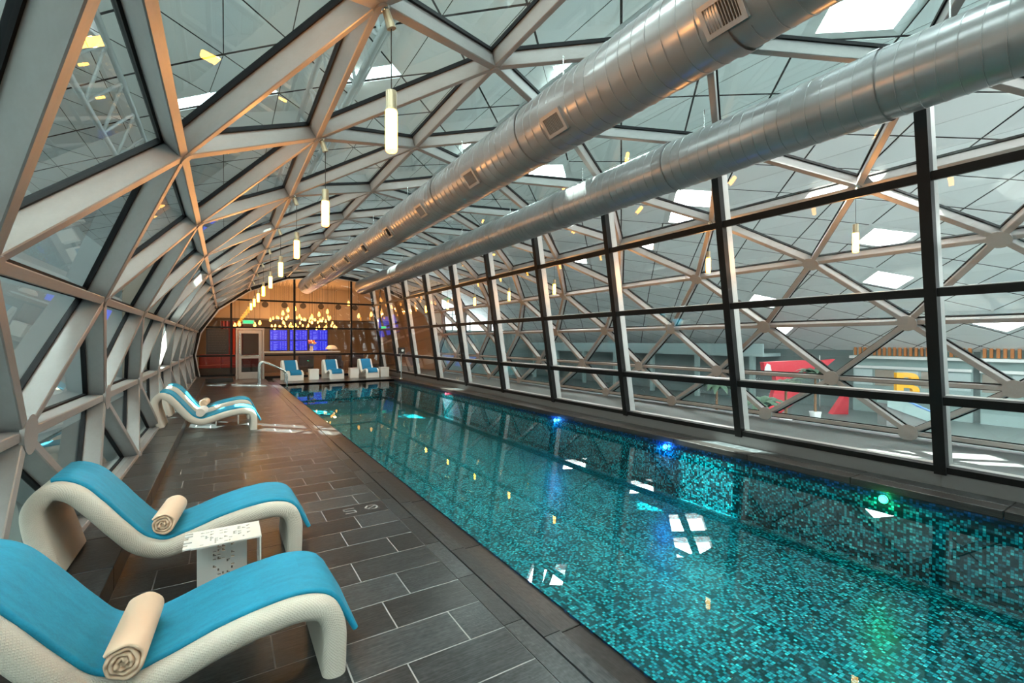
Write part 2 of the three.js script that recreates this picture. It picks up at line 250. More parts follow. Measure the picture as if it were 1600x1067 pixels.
{ // panes, cell by cell
  const xs = [null, 0.243, 2.576, 4.95, 6.27], ys = [0.2, 0.98, 2.13, 3.26, 4.6];
  for (let c = 0; c < 4; c++) for (let r = 0; r < 4; r++) {
    const ring = []; const N = 8, y0 = ys[r], y1 = ys[r + 1];
    const xl = (y) => c === 0 ? insideX(Math.min(y, 3.6)) : xs[c], xr = (y) => c === 3 ? Math.min(6.42, WX(y)) : xs[c + 1];
    if (c === 1 && r < 2) { ring.push(V(1.44, y0, ED), V(xs[2], y0, ED), V(xs[2], y1, ED), V(1.44, y1, ED)); }
    else {
      ring.push(V(xl(y0), y0, ED), V(xr(y0), y0, ED));
      const a = xl(y1), b = xr(y1); if (r < 3 && !(c === 0 && r === 2)) ring.push(V(b, y1, ED), V(a, y1, ED)); else for (let k = N; k >= 0; k--) { const x = xl(y0) + (xr(y0) - xl(y0)) * k / N; ring.push(V(x, Math.max(y0 + 0.001, Math.min(y1, topY(x))), ED)); }
    }
    const t = []; for (let k = 1; k + 1 < ring.length; k++) if (ring[0].distanceTo(ring[k]) > 0.01) t.push([ring[0], ring[k], ring[k + 1]]);
    if (c === 0 && r === 3) continue;
    mesh('pane', triGeo(t), M.paneWall, win2);
  }
}
const door = tag(group('door_1', V(0.4, 0, ED)), 'metal framed glass door into the lounge', 'door', null, 'structure');
M.doorMetal = std({ color: col(0.34, 0.3, 0.27), roughness: 0.35, metalness: 0.7 });
span('jamb', 0, 0.07, 0, 2.11, -0.06, 0.06, M.doorMetal, door); span('jamb', 0.95, 1.02, 0, 2.11, -0.06, 0.06, M.doorMetal, door); span('head', 0.07, 0.95, 2.04, 2.11, -0.06, 0.06, M.doorMetal, door);
{ const leaf = span('stile', 0.09, 0.2, 0.02, 2.02, -0.03, 0.03, M.doorMetal, door); span('stile', 0.82, 0.93, 0.02, 2.02, -0.03, 0.03, M.doorMetal, door); span('top_rail', 0.2, 0.82, 1.89, 2.02, -0.03, 0.03, M.doorMetal, door); span('kick_rail', 0.2, 0.82, 0.02, 0.3, -0.03, 0.03, M.doorMetal, door); span('mid_rail', 0.2, 0.82, 0.86, 0.96, -0.025, 0.025, M.doorMetal, door);
  const h = mesh('pull_handle', tubeGeo([new THREE.Vector3(0.15, 1.9, 0.07), new THREE.Vector3(0.15, 1.05, 0.07), new THREE.Vector3(0.2, 0.99, 0.07), new THREE.Vector3(0.85, 0.98, 0.07)], 0.016, 40, 8), M.stainless, door);
  span('door_glass', 0.2, 0.82, 0.3, 1.89, -0.004, 0.004, M.paneDoor, door); }
// rear closure behind the viewpoint
{ const ring = LV.map((l) => V(l.ox, l.oy, START - 0.1)); const w = mesh('wall_back', prismGeo([...ring, V(9.2, -0.3, START - 0.1), V(-1.3, -0.3, START - 0.1)].reverse(), new THREE.Vector3(0, 0, 0.1)), M.hallWall); tag(w, 'plain pale wall closing the vault at the near end', 'wall', null, 'structure'); }

// ───────────────────────────────────────── the great hall around the tube
const HY = (x) => 10.5 - 0.0055 * (x - 3) ** 2, A = 2.4, R2 = Math.SQRT2, HX0 = -9, HX1 = 45, HD0 = -20, HD1 = 66;
const hall = tag(group('ceiling_hall'), 'white triangular panels of the hall roof above the glass vault', 'hall roof', null, 'structure');
const PQ = (p, q, lift = 0) => { const x = (p - q) / R2, d = (p + q) / R2; return V(x, HY(x) + lift, d); };
const panels = [], backs = [], lights = [];
const slots = { 3: [0.62, 0], 5: [0, 0.62] };
const ROOF_LIGHTS = new Set(['11,-6', '10,-2', '11,-2', '13,-7', '16,-5', '18,-6', '14,-10', '8,2', '9,1', '5,-3', '15,1', '13,-1', '6,0']);
const slotOpen = (i, qc) => i === 3 ? (qc > 7 && qc < 12) || (qc > -1.5 && qc < 2.5) : (qc > 13 && qc < 18) || (qc > 6 && qc < 9.5);
for (let i = -12; i <= 48; i++) for (let j = -34; j <= 36; j++) {
  const pc = (i + 0.5) * A, qc = (j + 0.5) * A, cx = (pc - qc) / R2, cd = (pc + qc) / R2;
  if (cx < HX0 - 2 || cx > HX1 + 2 || cd < HD0 - 2 || cd > HD1 + 2) continue;
  const s = slots[i] && slotOpen(i, qc) ? slots[i] : [0, 0], p0 = i * A + s[0], p1 = (i + 1) * A - s[1], q0 = j * A, q1 = (j + 1) * A;
  const lz = cx * Math.sin(YAW) + cd * Math.cos(YAW), lx = cx * Math.cos(YAW) - cd * Math.sin(YAW), seen = lz > 0 && Math.abs(lx) < 1.3 * lz + 2 && (HY(cx) - EYE) < 0.82 * lz + 1;
  const isLight = ROOF_LIGHTS.has(`${i},${j}`) || (!seen && !slots[i] && (cx < 1 ? (i + 60) % 2 === 1 && (j + 60) % 3 === 2 : (i + 60) % 3 === 1 && (j + 60) % 3 === 2));
  if (isLight) { lights.push([p0, p1, q0, q1, cx, cd]); continue; }
  backs.push([[PQ(p0, q0, 0.07), PQ(p1, q0, 0.07), PQ(p1, q1, 0.07)], [PQ(p0, q0, 0.07), PQ(p1, q1, 0.07), PQ(p0, q1, 0.07)]]);
  const g = 0.034, c = [[p0 + g, q0 + g], [p1 - g, q0 + g], [p1 - g, q1 - g], [p0 + g, q1 - g]];
  const vd = Math.hypot(cx, cd, HY(cx) - EYE), zc = cx * Math.sin(YAW) + cd * Math.cos(YAW), xc = cx * Math.cos(YAW) - cd * Math.sin(YAW), inView = zc > 1 && Math.abs(xc / zc) < 1.15 && (HY(cx) - EYE) / zc < 0.8;
  const gap = 0.03;
  panels.push({ w: (inView ? 1 : 0.001) / vd, ring: [c[0], [c[1][0] - gap, c[1][1]], [c[2][0] - gap, c[2][1] - gap * 1.4]] });
  panels.push({ w: (inView ? 1 : 0.001) / vd, ring: [[c[0][0], c[0][1] + gap * 1.4], [c[2][0] - gap, c[2][1]], c[3]] });
}
panels.sort((a, b) => b.w - a.w);
{ const rest = []; const lift = new THREE.Vector3(0, 0.012, 0);
  panels.forEach((p, k) => { const g = prismGeo(p.ring.map(([a, b]) => PQ(a, b)), lift); if (k < 290) mesh('panel', g, M.hallPanel[k % 3], hall); else rest.push(g); });
  const m = mesh('distant_panels', mergeGeometries(rest), M.hallPanel[0], hall); m.userData.kind = 'stuff';
  mesh('roof_deck', triGeo(backs.flat()), M.hallBack, hall); }
const skyPanel = std({ color: col(0.9, 0.9, 0.9), emissive: col(1, 1.0, 0.97), emissiveIntensity: SKYLIGHT * 0.5 });
const revealM = std({ color: col(0.8, 0.8, 0.8), roughness: 0.6 });
for (const [p0, p1, q0, q1, cx, cd] of lights) {
  const o = tag(group('roof_light', V(cx, HY(cx), cd)), 'square glowing roof light set among the white hall panels', 'roof light', 'roof lights of the great hall');
  const loc = (p, q, l) => PQ(p, q, l).sub(o.position), b = 0.3;
  const ring = (e, l) => [loc(p0 + e, q0 + e, l), loc(p1 - e, q0 + e, l), loc(p1 - e, q1 - e, l), loc(p0 + e, q1 - e, l)];
  const a = ring(-0.03, 0.06), c = ring(b, 0.0), e = ring(b, 0.3), t = [], u = [];
  for (let k = 0; k < 4; k++) { const n = (k + 1) % 4; t.push([a[k], a[n], c[n]], [a[k], c[n], c[k]]); u.push([c[k], c[n], e[n]], [c[k], e[n], e[k]]); }
  mesh('frame', triGeo(t), M.hallPanel[1], o); mesh('reveal', triGeo(u), revealM, o); mesh('light_panel', triGeo([[e[0], e[2], e[1]], [e[0], e[3], e[2]]]), skyPanel, o);
  if (cx > -13 && cx < 34 && cd > -18 && cd < 46) { const l = new THREE.RectAreaLight(col(1, 1, 0.97), SKYLIGHT, A - 0.7, A - 0.7); l.position.set(0, 0.22, 0); l.rotation.set(-Math.PI / 2, 0, Math.PI / 4); o.add(l); }
}
for (const i of [3, 5]) { const [s0, s1] = slots[i], a = s0 ? i * A : (i + 1) * A - s1, b = s0 ? i * A + s0 : (i + 1) * A; const t = []; for (let j = -10; j < 10; j++) if (slotOpen(i, (j + 0.5) * A)) for (let q = j * A; q < (j + 1) * A - 0.1; q += A / 2) t.push([PQ(a, q, 0.1), PQ(b, q, 0.1), PQ(b, q + A / 2, 0.1)], [PQ(a, q, 0.1), PQ(b, q + A / 2, 0.1), PQ(a, q + A / 2, 0.1)]); const m = mesh('roof_slot_glazing', triGeo(t), phys({ color: col(0.97, 0.97, 0.97), transmission: 1, thickness: 0, roughness: 0, ior: 1.5 })); tag(m, i === 3 ? 'narrow clear skylight strip crossing the hall roof above the loungers' : 'narrow clear skylight strip crossing the hall roof near the lounge', 'skylight', null, 'structure'); }
const HF = -4.2;
tag(span('floor_hall', HX0, HX1 + 6, HF - 0.3, HF, HD0, HD1, M.hallFloor), 'polished grey floor of the great hall below', 'floor', null, 'structure');
tag(span('wall_hall_left', HX0 - 0.3, HX0, HF, 10, HD0, HD1, M.white), 'pale hall wall behind the lattice and loungers', 'wall', null, 'structure');
// glazed ends of the hall: daylight enters here
function facade(name, d, label, yLow, xFrom = HX0) {
  const o = tag(group(name), label, 'glass facade', null, 'structure');
  span('plinth', HX0, HX1, HF, yLow, d - 0.15, d + 0.15, M.hallWall, o);
  const g = phys({ color: col(0.95, 0.98, 0.98), transmission: 1, thickness: 0, roughness: 0, ior: 1.5 });
  if (xFrom > HX0) span('blank_wall', HX0, xFrom, yLow, 10.7, d - 0.15, d + 0.15, M.hallWall, o);
  for (let x = xFrom; x < HX1 - 1; x += 3) { const x1 = Math.min(HX1, x + 3), t0 = HY(x) + 0.1, t1 = HY(x1) + 0.1; span('mullion', x - 0.12, x + 0.12, yLow, Math.max(yLow + 0.1, t0), d - 0.2, d + 0.2, M.white, o); if (Math.min(t0, t1) > yLow + 0.4) mesh('pane', triGeo([[V(x, yLow, d), V(x1, yLow, d), V(x1, t1, d)], [V(x, yLow, d), V(x1, t1, d), V(x, t0, d)]]), g, o); }
  for (const y of [yLow + 2.4, yLow + 4.8, yLow + 7.2]) span('transom', xFrom, y > 8 ? 24 : 33, y - 0.08, y + 0.08, d - 0.12, d + 0.12, M.white, o);
}
facade('window_3', HD0, 'tall glazed hall facade behind the viewpoint', -1);
facade('window_4', HD1, 'tall glazed hall facade far beyond the lounge', 3.2, 6);
tag(span('wall_concourse', HX1, HX1 + 0.3, HF, 2, HD0, HD1, std({ color: col(0.16, 0.2, 0.2), roughness: 0.4 })), 'dark concourse wall under the low edge of the hall roof', 'wall', null, 'structure');

// steel trusses hanging under the hall roof
const chordG = new THREE.CylinderGeometry(0.09, 0.09, 1, 10), braceG = new THREE.CylinderGeometry(0.05, 0.05, 1, 8);
function rod(name, g, a, b, parent) { const m = mesh(name, g, M.hallTruss, parent); m.position.addVectors(a, b).multiplyScalar(0.5); m.scale.y = a.distanceTo(b); m.quaternion.setFromUnitVectors(up, new THREE.Vector3().subVectors(b, a).normalize()); }
M.hallTruss = std({ color: col(0.5, 0.52, 0.52), roughness: 0.5, metalness: 0.2 });
[[-3.5, 'steel roof truss of the hall above the lounger side of the vault'], [3.2, 'steel roof truss of the hall above the middle of the vault'], [9.8, 'steel roof truss of the hall above the corridor side of the vault']].forEach(([x, label]) => {
  const o = tag(group('roof_truss', V(x, HY(x) - 1.6, -8)), label, 'roof truss', 'steel roof trusses of the hall'), n = 16, st = 2.4;
  rod('chord', chordG, V(0, 0, 0), V(0, 0, n * st), o); rod('chord', chordG, V(-0.7, 1.35, 0), V(-0.7, 1.35, n * st), o); rod('chord', chordG, V(0.7, 1.35, 0), V(0.7, 1.35, n * st), o);
  for (let k = 0; k < n; k++) for (const sx of [-0.7, 0.7]) { rod('brace', braceG, V(0, 0, k * st), V(sx, 1.35, (k + 0.5) * st), o); rod('brace', braceG, V(sx, 1.35, (k + 0.5) * st), V(0, 0, (k + 1) * st), o); }
});

// ───────────────────────────────────────── ducts
const grilleAt = []; for (let k = 0; k < 11; k++) grilleAt.push(1.72 + 1.68 * k);
const GA = Math.atan2(-0.61, -0.79);                              // the grilles face down towards the deck
function ductSkin(r, a, b, holes) {                                 // rolled sheet with openings behind the grilles
  const cuts = new Set([a, b]); for (const h of holes) for (const e of [h - 0.105, h + 0.105]) if (e > a && e < b) cuts.add(e);
  const ds = [...cuts].sort((x, y) => x - y), n = 60, half = 0.07 / r, an = [GA - half, GA + half]; for (let k = 1; k < n; k++) an.push(GA + half + (2 * Math.PI - 2 * half) * k / n); an.push(GA - half + 2 * Math.PI);
  const pos = [], nor = [], uv = [], idx = [];
  for (let i = 0; i + 1 < ds.length; i++) { const mid = (ds[i] + ds[i + 1]) / 2, open = holes.some((h) => Math.abs(mid - h) < 0.105); for (let k = 0; k + 1 < an.length; k++) { if (open && k === 0) continue; const o = pos.length / 3; for (const [d, t] of [[ds[i], an[k]], [ds[i + 1], an[k]], [ds[i + 1], an[k + 1]], [ds[i], an[k + 1]]]) { pos.push(Math.cos(t) * r, Math.sin(t) * r, -d); nor.push(Math.cos(t), Math.sin(t), 0); uv.push(d, t * r); } idx.push(o, o + 1, o + 2, o, o + 2, o + 3); } }
  const g = new THREE.BufferGeometry(); g.setAttribute('position', new THREE.Float32BufferAttribute(pos, 3)); g.setAttribute('normal', new THREE.Float32BufferAttribute(nor, 3)); g.setAttribute('uv', new THREE.Float32BufferAttribute(uv, 2)); g.setIndex(idx); return g;
}
function makeDuct(x, y, label, grilles) {
  const o = tag(group('air_duct', V(x, y, 0)), label, 'air duct', null), r = 0.3, d0 = START + 0.05, d1 = 20;
  const cuts = []; for (let d = d0, k = 0; d < d1 - 0.1; d += S, k++) cuts.push([d, Math.min(d1, d + S)]);
  for (const [a, b] of cuts) {
    mesh('duct_section', ductSkin(r, a, b, grilles ? grilleAt : []), M.duct, o);
    const c = new THREE.CylinderGeometry(r + 0.012, r + 0.012, 0.09, 56, 1, true); c.rotateX(Math.PI / 2); const q = mesh('collar', c, M.duct, o); q.position.z = -b + 0.045;
    const pts = []; for (let t = 0; t <= 1; t += 1 / (16 * (b - a) / 0.13)) { const an = t * (b - a) / 0.13 * 2 * Math.PI; pts.push(new THREE.Vector3(Math.cos(an) * r, Math.sin(an) * r, -(a + t * (b - a)))); }
    const runs = [[]]; for (const p of pts) { const over = grilles && grilleAt.some((h) => Math.abs(-p.z - h) < 0.12) && (p.x * Math.cos(GA) + p.y * Math.sin(GA)) / r > Math.cos(0.32); if (over) { if (runs[runs.length - 1].length) runs.push([]); } else runs[runs.length - 1].push(p); }
    mesh('spiral_seam', mergeGeometries(runs.filter((q) => q.length > 2).map((q) => new THREE.TubeGeometry(new THREE.CatmullRomCurve3(q), q.length * 2, 0.0048, 5))), M.duct, o);
    const mid = b - 0.5, top = topY(x) - y; const h = mesh('hanger', new THREE.CylinderGeometry(0.006, 0.006, top - r, 8), M.stainless, o); h.position.set(0, r + (top - r) / 2, -mid); const br = mesh('hanger_bracket', boxGeo(0.07, 0.03, 0.05), M.stainless, o); br.position.set(0, r + 0.012, -mid);
  }
  const cap = new THREE.CylinderGeometry(r, r, 0.02, 56); cap.rotateX(Math.PI / 2); mesh('end_cap', cap, M.duct, o).position.z = -d1;
  if (grilles) for (let k = 0; k < 11; k++) {
    const d = 1.72 + 1.68 * k, n = new THREE.Vector3(-0.79, -0.61, 0).normalize();
    const gg = new THREE.Group(); gg.name = 'grille'; o.add(gg); gg.position.set(n.x * (r + 0.004), n.y * (r + 0.004), -d);
    const X = new THREE.Vector3(0, 0, -1), Y = new THREE.Vector3().crossVectors(n, X); gg.quaternion.setFromRotationMatrix(new THREE.Matrix4().makeBasis(X, Y, n));
    const w = 0.27, h = 0.2, f = 0.03, part = (nm, sx, sy, sz, px, py, pz, mt) => { const m = mesh(nm, boxGeo(sx, sy, sz), mt, gg); m.position.set(px, py, pz); };
    part('grille_frame', w, f, 0.03, 0, h / 2 - f / 2, 0, M.duct); part('grille_frame', w, f, 0.03, 0, -h / 2 + f / 2, 0, M.duct); part('grille_frame', f, h - 2 * f, 0.03, w / 2 - f / 2, 0, 0, M.duct); part('grille_frame', f, h - 2 * f, 0.03, -w / 2 + f / 2, 0, 0, M.duct);
    if (k < 4) for (let l = 0; l < 11; l++) part('louver', 0.0045, h - 2 * f, 0.02, -w / 2 + f + (l + 0.7) * (w - 2 * f) / 11.4, 0, 0, M.duct);
  }
  return o;
}
makeDuct(2.8, 3.765, 'round spiral metal air duct with square side grilles', true);
makeDuct(4.96, 3.85, 'plain round spiral metal air duct without grilles beside the glass wall', false);

// ───────────────────────────────────────── pendant lamps along the vault
const lampParts = { cap: new THREE.CylinderGeometry(0.034, 0.034, 0.12, 24), shade: (() => { const p = [[0, 0], [0.028, 0], [0.035, 0.008], [0.037, 0.02], [0.037, 0.255], [0.033, 0.262], [0, 0.262]].map(([x, y]) => new THREE.Vector2(x, y)); return new THREE.LatheGeometry(p, 28); })(), stem: new THREE.CylinderGeometry(0.022, 0.03, 0.13, 14), joint: new THREE.SphereGeometry(0.036, 16, 12), arm: new THREE.CylinderGeometry(0.016, 0.016, 0.12, 10) };
function pendant(d, label, other) {
  const o = tag(group('pendant_lamp', V(other ? 7.27 : 0.9, 2.79, d), other ? Math.PI : 0), label, 'pendant lamp', other ? 'pendant lamps behind the glass wall' : 'pendant lamps along the vault');
  mesh('lamp_shade', lampParts.shade, M.glow, o);
  mesh('lamp_cap', lampParts.cap, M.brass, o).position.y = 0.262 + 0.06;
  const topH = LV[4].y - 2.79 - 0.1, c = mesh('cord', new THREE.CylinderGeometry(0.0035, 0.0035, topH - 0.38, 6), M.cord, o); c.position.y = 0.38 + (topH - 0.38) / 2;
  const s = mesh('swivel_stem', lampParts.stem, M.brass, o); s.position.set(-0.02, topH + 0.05, 0); s.rotation.z = 0.35;
  mesh('swivel_joint', lampParts.joint, M.stainless, o).position.set(-0.045, topH + 0.115, 0);
  const a = mesh('bracket_arm', lampParts.arm, M.stainless, o); a.position.set(-0.06, topH + 0.15, 0); a.rotation.z = 0.9;
  const l = new THREE.PointLight(col(1, 0.42, 0.12), 3); l.position.set(0, 0.13, 0); l.castShadow = true; l.shadow.radius = 2; o.add(l);
}
['nearest to', 'second from', 'third from', 'fourth from', 'fifth from', 'sixth from', 'seventh from', 'eighth from', 'ninth from', 'tenth from'].forEach((w, k) => pendant((9 - k + 0.289) * S, k ? `slim glowing amber glass pendant lamp, ${w} the lounge end wall` : 'slim glowing amber glass pendant lamp, first before the lounge end wall'));
['first', 'second', 'third', 'fourth', 'fifth', 'sixth', 'seventh', 'eighth', 'ninth'].forEach((w, k) => pendant((9 - k + 0.289) * S, `slim amber pendant lamp behind the leaning glass wall, ${w} from the lounge`, true));

// ───────────────────────────────────────── sun loungers
const LC = [[-0.885, 0], [-0.925, 0.15], [-0.965, 0.30], [-0.968, 0.43], [-0.89, 0.52], [-0.8, 0.495], [-0.7, 0.385], [-0.58, 0.225], [-0.47, 0.1], [-0.34, 0.045], [-0.2, 0.075], [0, 0.14], [0.17, 0.175], [0.31, 0.185], [0.405, 0.155], [0.448, 0.07], [0.452, -0.06], [0.448, -0.16]].map(([x, y]) => new THREE.Vector3(x, y, 0));   // heights above the step top
const LW = 0.63, LT = 0.108;
function sweepSlab(curve, t0, t1, seg, half, width, thick, corner, offset, uvScale, flare) {
  const prof = [], cs = 5, hw = width / 2, ht = thick / 2, r = Math.min(corner, ht);
  for (const [sx, sy, a0] of [[1, 1, 0], [-1, 1, 90], [-1, -1, 180], [1, -1, 270]]) for (let k = 0; k <= cs; k++) { const an = (a0 + 90 * k / cs) * Math.PI / 180; prof.push([sx * (hw - r) + r * Math.cos(an), sy * (ht - r) + r * Math.sin(an)]); }
  const P = prof.length, pos = [], uv = [], idx = []; let s = 0, last = null; let per = [0]; for (let k = 1; k <= P; k++) { const a = prof[k - 1], b = prof[k % P]; per.push(per[k - 1] + Math.hypot(a[0] - b[0], a[1] - b[1])); }
  for (let i = 0; i <= seg; i++) {
    const t = t0 + (t1 - t0) * i / seg, c = curve.getPointAt(t), tg = curve.getTangentAt(t), n = new THREE.Vector3(-tg.y, tg.x, 0);
    if (flare && t > flare.at) { const f = (t - flare.at) / (t1 - flare.at); n.copy(flare.n0 || (flare.n0 = n.clone())); c.copy(flare.c0 || (flare.c0 = c.clone())).addScaledVector(flare.dir, f * flare.len); n.set(-flare.dir.y, flare.dir.x, 0); }
    if (last) s += c.distanceTo(last); last = c.clone();
    for (let k = 0; k <= P; k++) { const [w, h] = prof[k % P]; pos.push(c.x + n.x * (h + offset), c.y + n.y * (h + offset), w); uv.push(s * uvScale, per[k] * uvScale); }
  }
  const W = P + 1; for (let i = 0; i < seg; i++) for (let k = 0; k < P; k++) { const a = i * W + k, b = a + W; idx.push(a, a + 1, b, b, a + 1, b + 1); }
  for (const [row, flip] of [[0, true], [seg, false]]) { const base = pos.length / 3; for (let k = 0; k < P; k++) { const q = (row * W + k) * 3; pos.push(pos[q], pos[q + 1], pos[q + 2]); uv.push(0, 0); } for (let k = 1; k + 1 < P; k++) flip ? idx.push(base, base + k + 1, base + k) : idx.push(base, base + k, base + k + 1); }
  const g = new THREE.BufferGeometry(); g.setAttribute('position', new THREE.Float32BufferAttribute(pos, 3)); g.setAttribute('uv', new THREE.Float32BufferAttribute(uv, 2)); g.setIndex(idx); g.computeVertexNormals(); return g;
}
const lcurve = new THREE.CatmullRomCurve3(LC, false, 'centripetal'); lcurve.arcLengthDivisions = 600;
const shellG = sweepSlab(lcurve, 0, 1, 130, null, LW, LT, 0.046, 0, 1, null);
const padG = sweepSlab(lcurve, 0.235, 0.94, 100, null, LW - 0.15, 0.028, 0.013, LT / 2 + 0.008, 1, { at: 0.868, dir: new THREE.Vector3(0.45, -0.89, 0).normalize(), len: 0.2 });
const footG = new THREE.BoxGeometry(0.07, 0.008, LW - 0.09);
// rolled towel: spiral of a thick strip, extruded
function towelGeos(len) {
  const pts = []; const turns = 3.4, n = 150; for (let i = 0; i <= n; i++) { const t = i / n, a = t * turns * 2 * Math.PI, r = 0.011 + 0.058 * t; pts.push([Math.cos(a) * r * (1 + 0.03 * Math.sin(a * 2.3)), Math.sin(a) * r]); }
  const th = 0.0078, pos = [], uv = [], idx = [], rows = []; const q = 7;
  for (let i = 0; i <= n; i++) { const [x, y] = pts[i], p = pts[Math.max(0, i - 1)], f = pts[Math.min(n, i + 1)], tx = f[0] - p[0], ty = f[1] - p[1], L = Math.hypot(tx, ty), nx = ty / L, ny = -tx / L; const edge = 0.006 * Math.sin(i * 0.31) + 0.004 * Math.sin(i * 0.83); rows.push([[x + nx * th, y + ny * th, len / 2 + edge - 0.003], [x, y, len / 2 + edge + 0.004], [x - nx * th, y - ny * th, len / 2 + edge - 0.003], [x - nx * th, y - ny * th, -len / 2 + edge], [x, y, -len / 2 + edge - 0.005], [x + nx * th, y + ny * th, -len / 2 + edge]]); }
  for (const r of rows) r.forEach((v, k) => { pos.push(...v); uv.push(v[0] * 6 + v[1] * 6, v[2] * 6); });
  for (let i = 0; i < n; i++) for (let k = 0; k < 6; k++) { const a = i * 6 + k, b = i * 6 + (k + 1) % 6, c = a + 6, d = b + 6; idx.push(a, c, b, b, c, d); }
  const g = new THREE.BufferGeometry(); g.setAttribute('position', new THREE.Float32BufferAttribute(pos, 3)); g.setAttribute('uv', new THREE.Float32BufferAttribute(uv, 2)); g.setIndex(idx); g.computeVertexNormals();
  const core = new THREE.CylinderGeometry(0.014, 0.014, len - 0.02, 12); core.rotateX(Math.PI / 2); return [g, core];
}
const [towG, towCore] = towelGeos(0.42);
function lounger(d, label, tLabel, opt) {
  const o = tag(group('sun_lounger', V(0, STEP, d + LW / 2)), label, 'sun lounger', 'sun loungers on the deck');
  mesh('shell', shellG, M.shell, o); mesh('cushion', padG, M.pad, o);
  mesh('foot_pad', footG, M.rubber, o).position.set(0.448, -0.156, 0); mesh('foot_pad', footG, M.rubber, o).position.set(-0.885, 0.004, 0);
  const t = tag(group('rolled_towel', V(opt.x, STEP + opt.y, d + LW / 2 + opt.dd), opt.turn), tLabel, 'towel', 'rolled towels on the loungers');
  mesh('wrap', towG, opt.mat || M.towel, t); mesh('rolled_core', towCore, opt.mat || M.towel, t);
}
lounger(2.31, 'cream moulded wave lounger with turquoise cushion whose towel roll shows a brown spiral', 'peach rolled towel with brown spiral end on the lounger before the perforated table', { x: -0.32, y: 0.204, dd: -0.125, turn: -0.05 });
lounger(3.81, 'cream moulded wave lounger with turquoise cushion behind the perforated table', 'peach rolled towel on the lounger behind the perforated table', { x: -0.33, y: 0.204, dd: -0.04, turn: -0.1 });
lounger(9.48, 'cream wave lounger with turquoise cushion and white towel in the distant pair', 'white rolled towel on the first lounger of the distant pair', { x: -0.33, y: 0.204, dd: -0.06, turn: -0.1, mat: M.towelPale });
lounger(10.85, 'cream wave lounger with turquoise cushion and pinkish towel in the distant pair', 'pinkish rolled towel on the second lounger of the distant pair', { x: -0.33, y: 0.204, dd: -0.06, turn: -0.1 });

// perforated side tables: sheet with real cut-outs and a ragged pixel edge
function perforated(w, h, t, ragged) {
  const s = new THREE.Shape(), u = 0.02; s.moveTo(w / 2, -h / 2); s.lineTo(w / 2, h / 2);
  if (ragged) { let x = -w / 2 + 0.03, y = h / 2; s.lineTo(x, y); while (y > -h / 2 + u) { const nx = -w / 2 + Math.round(rnd() * 2) * u; s.lineTo(nx, y); y -= u; s.lineTo(nx, y); } s.lineTo(-w / 2 + 0.04, y); s.lineTo(-w / 2 + 0.04, -h / 2); } else { s.lineTo(-w / 2, h / 2); s.lineTo(-w / 2, -h / 2); }
  s.closePath(); const c = 0.0088, pt = c * 2.7, nx = Math.floor((w - 0.12) / pt), ny = Math.floor((h - 0.05) / pt);
  for (let i = 0; i < nx; i++) for (let j = 0; j < ny; j++) { if (rnd() > 0.42) continue; const x = -w / 2 + 0.08 + i * pt, y = -h / 2 + 0.025 + j * pt, k = Math.floor(rnd() * 4), q = new THREE.Path(); const L = [[[0, 0], [2, 0], [2, 1], [1, 1], [1, 2], [0, 2]], [[0, 0], [1, 0], [1, 1], [2, 1], [2, 2], [0, 2]], [[0, 0], [2, 0], [2, 1], [0, 1]], [[0, 0], [1, 0], [1, 2], [0, 2]]][k]; L.forEach(([a, b], m) => m ? q.lineTo(x + a * c, y + b * c) : q.moveTo(x + a * c, y + b * c)); q.closePath(); s.holes.push(q); }
  return new THREE.ExtrudeGeometry(s, { depth: t, bevelEnabled: false });
}
M.tableWhite = std({ color: col(0.66, 0.64, 0.61), roughness: 0.45 });
{ const o = tag(group('side_table', V(0, 0, 3.3)), 'low white perforated metal side table between the two loungers', 'side table'); const w = 0.39, dp = 0.27, h = 0.42, t = 0.008;
  const a = mesh('table_top', perforated(w, dp, t, true), M.tableWhite, o); a.rotation.x = -Math.PI / 2; a.position.set(-0.005, h, 0);
  const b = mesh('leg_panel', perforated(0.26, h, t, false), M.tableWhite, o); b.position.set(-0.01, h / 2, -0.06);
  const c = mesh('leg_panel', perforated(dp, h, t, false), M.tableWhite, o); c.rotation.y = Math.PI / 2; c.position.set(0.18, h / 2, 0);
}
{ const o = tag(group('side_table', V(0.05, 0, 10.45)), 'low pale side table between the distant pair of loungers', 'side table'); const a = mesh('table_top', boxGeo(0.42, 0.03, 0.3, 0.005), M.tableWhite, o); a.position.y = 0.2; for (const x of [-0.18, 0.18]) { const l = mesh('leg_panel', boxGeo(0.02, 0.19, 0.28), M.tableWhite, o); l.position.set(x, 0.095, 0); } }

// far chairs and cube tables in front of the lounge glass
M.chairShell = std({ color: col(0.72, 0.7, 0.65), roughness: 0.5 });
const fc = new THREE.CatmullRomCurve3([[0.0, 0, 0], [0.0, 0.2, 0], [0.03, 0.33, 0], [0.12, 0.36, 0], [0.24, 0.31, 0], [0.36, 0.24, 0], [0.46, 0.28, 0], [0.56, 0.5, 0], [0.66, 0.74, 0], [0.7, 0.77, 0], [0.74, 0.7, 0], [0.74, 0.35, 0], [0.74, 0, 0]].map((p) => new THREE.Vector3(...p)), false, 'centripetal');
const fShell = sweepSlab(fc, 0, 1, 70, null, 0.62, 0.07, 0.03, 0, 1, null), fSeat = sweepSlab(fc, 0.1, 0.36, 24, null, 0.44, 0.03, 0.013, 0.048, 1, null), fBack = sweepSlab(fc, 0.4, 0.62, 20, null, 0.44, 0.03, 0.013, 0.048, 1, null);
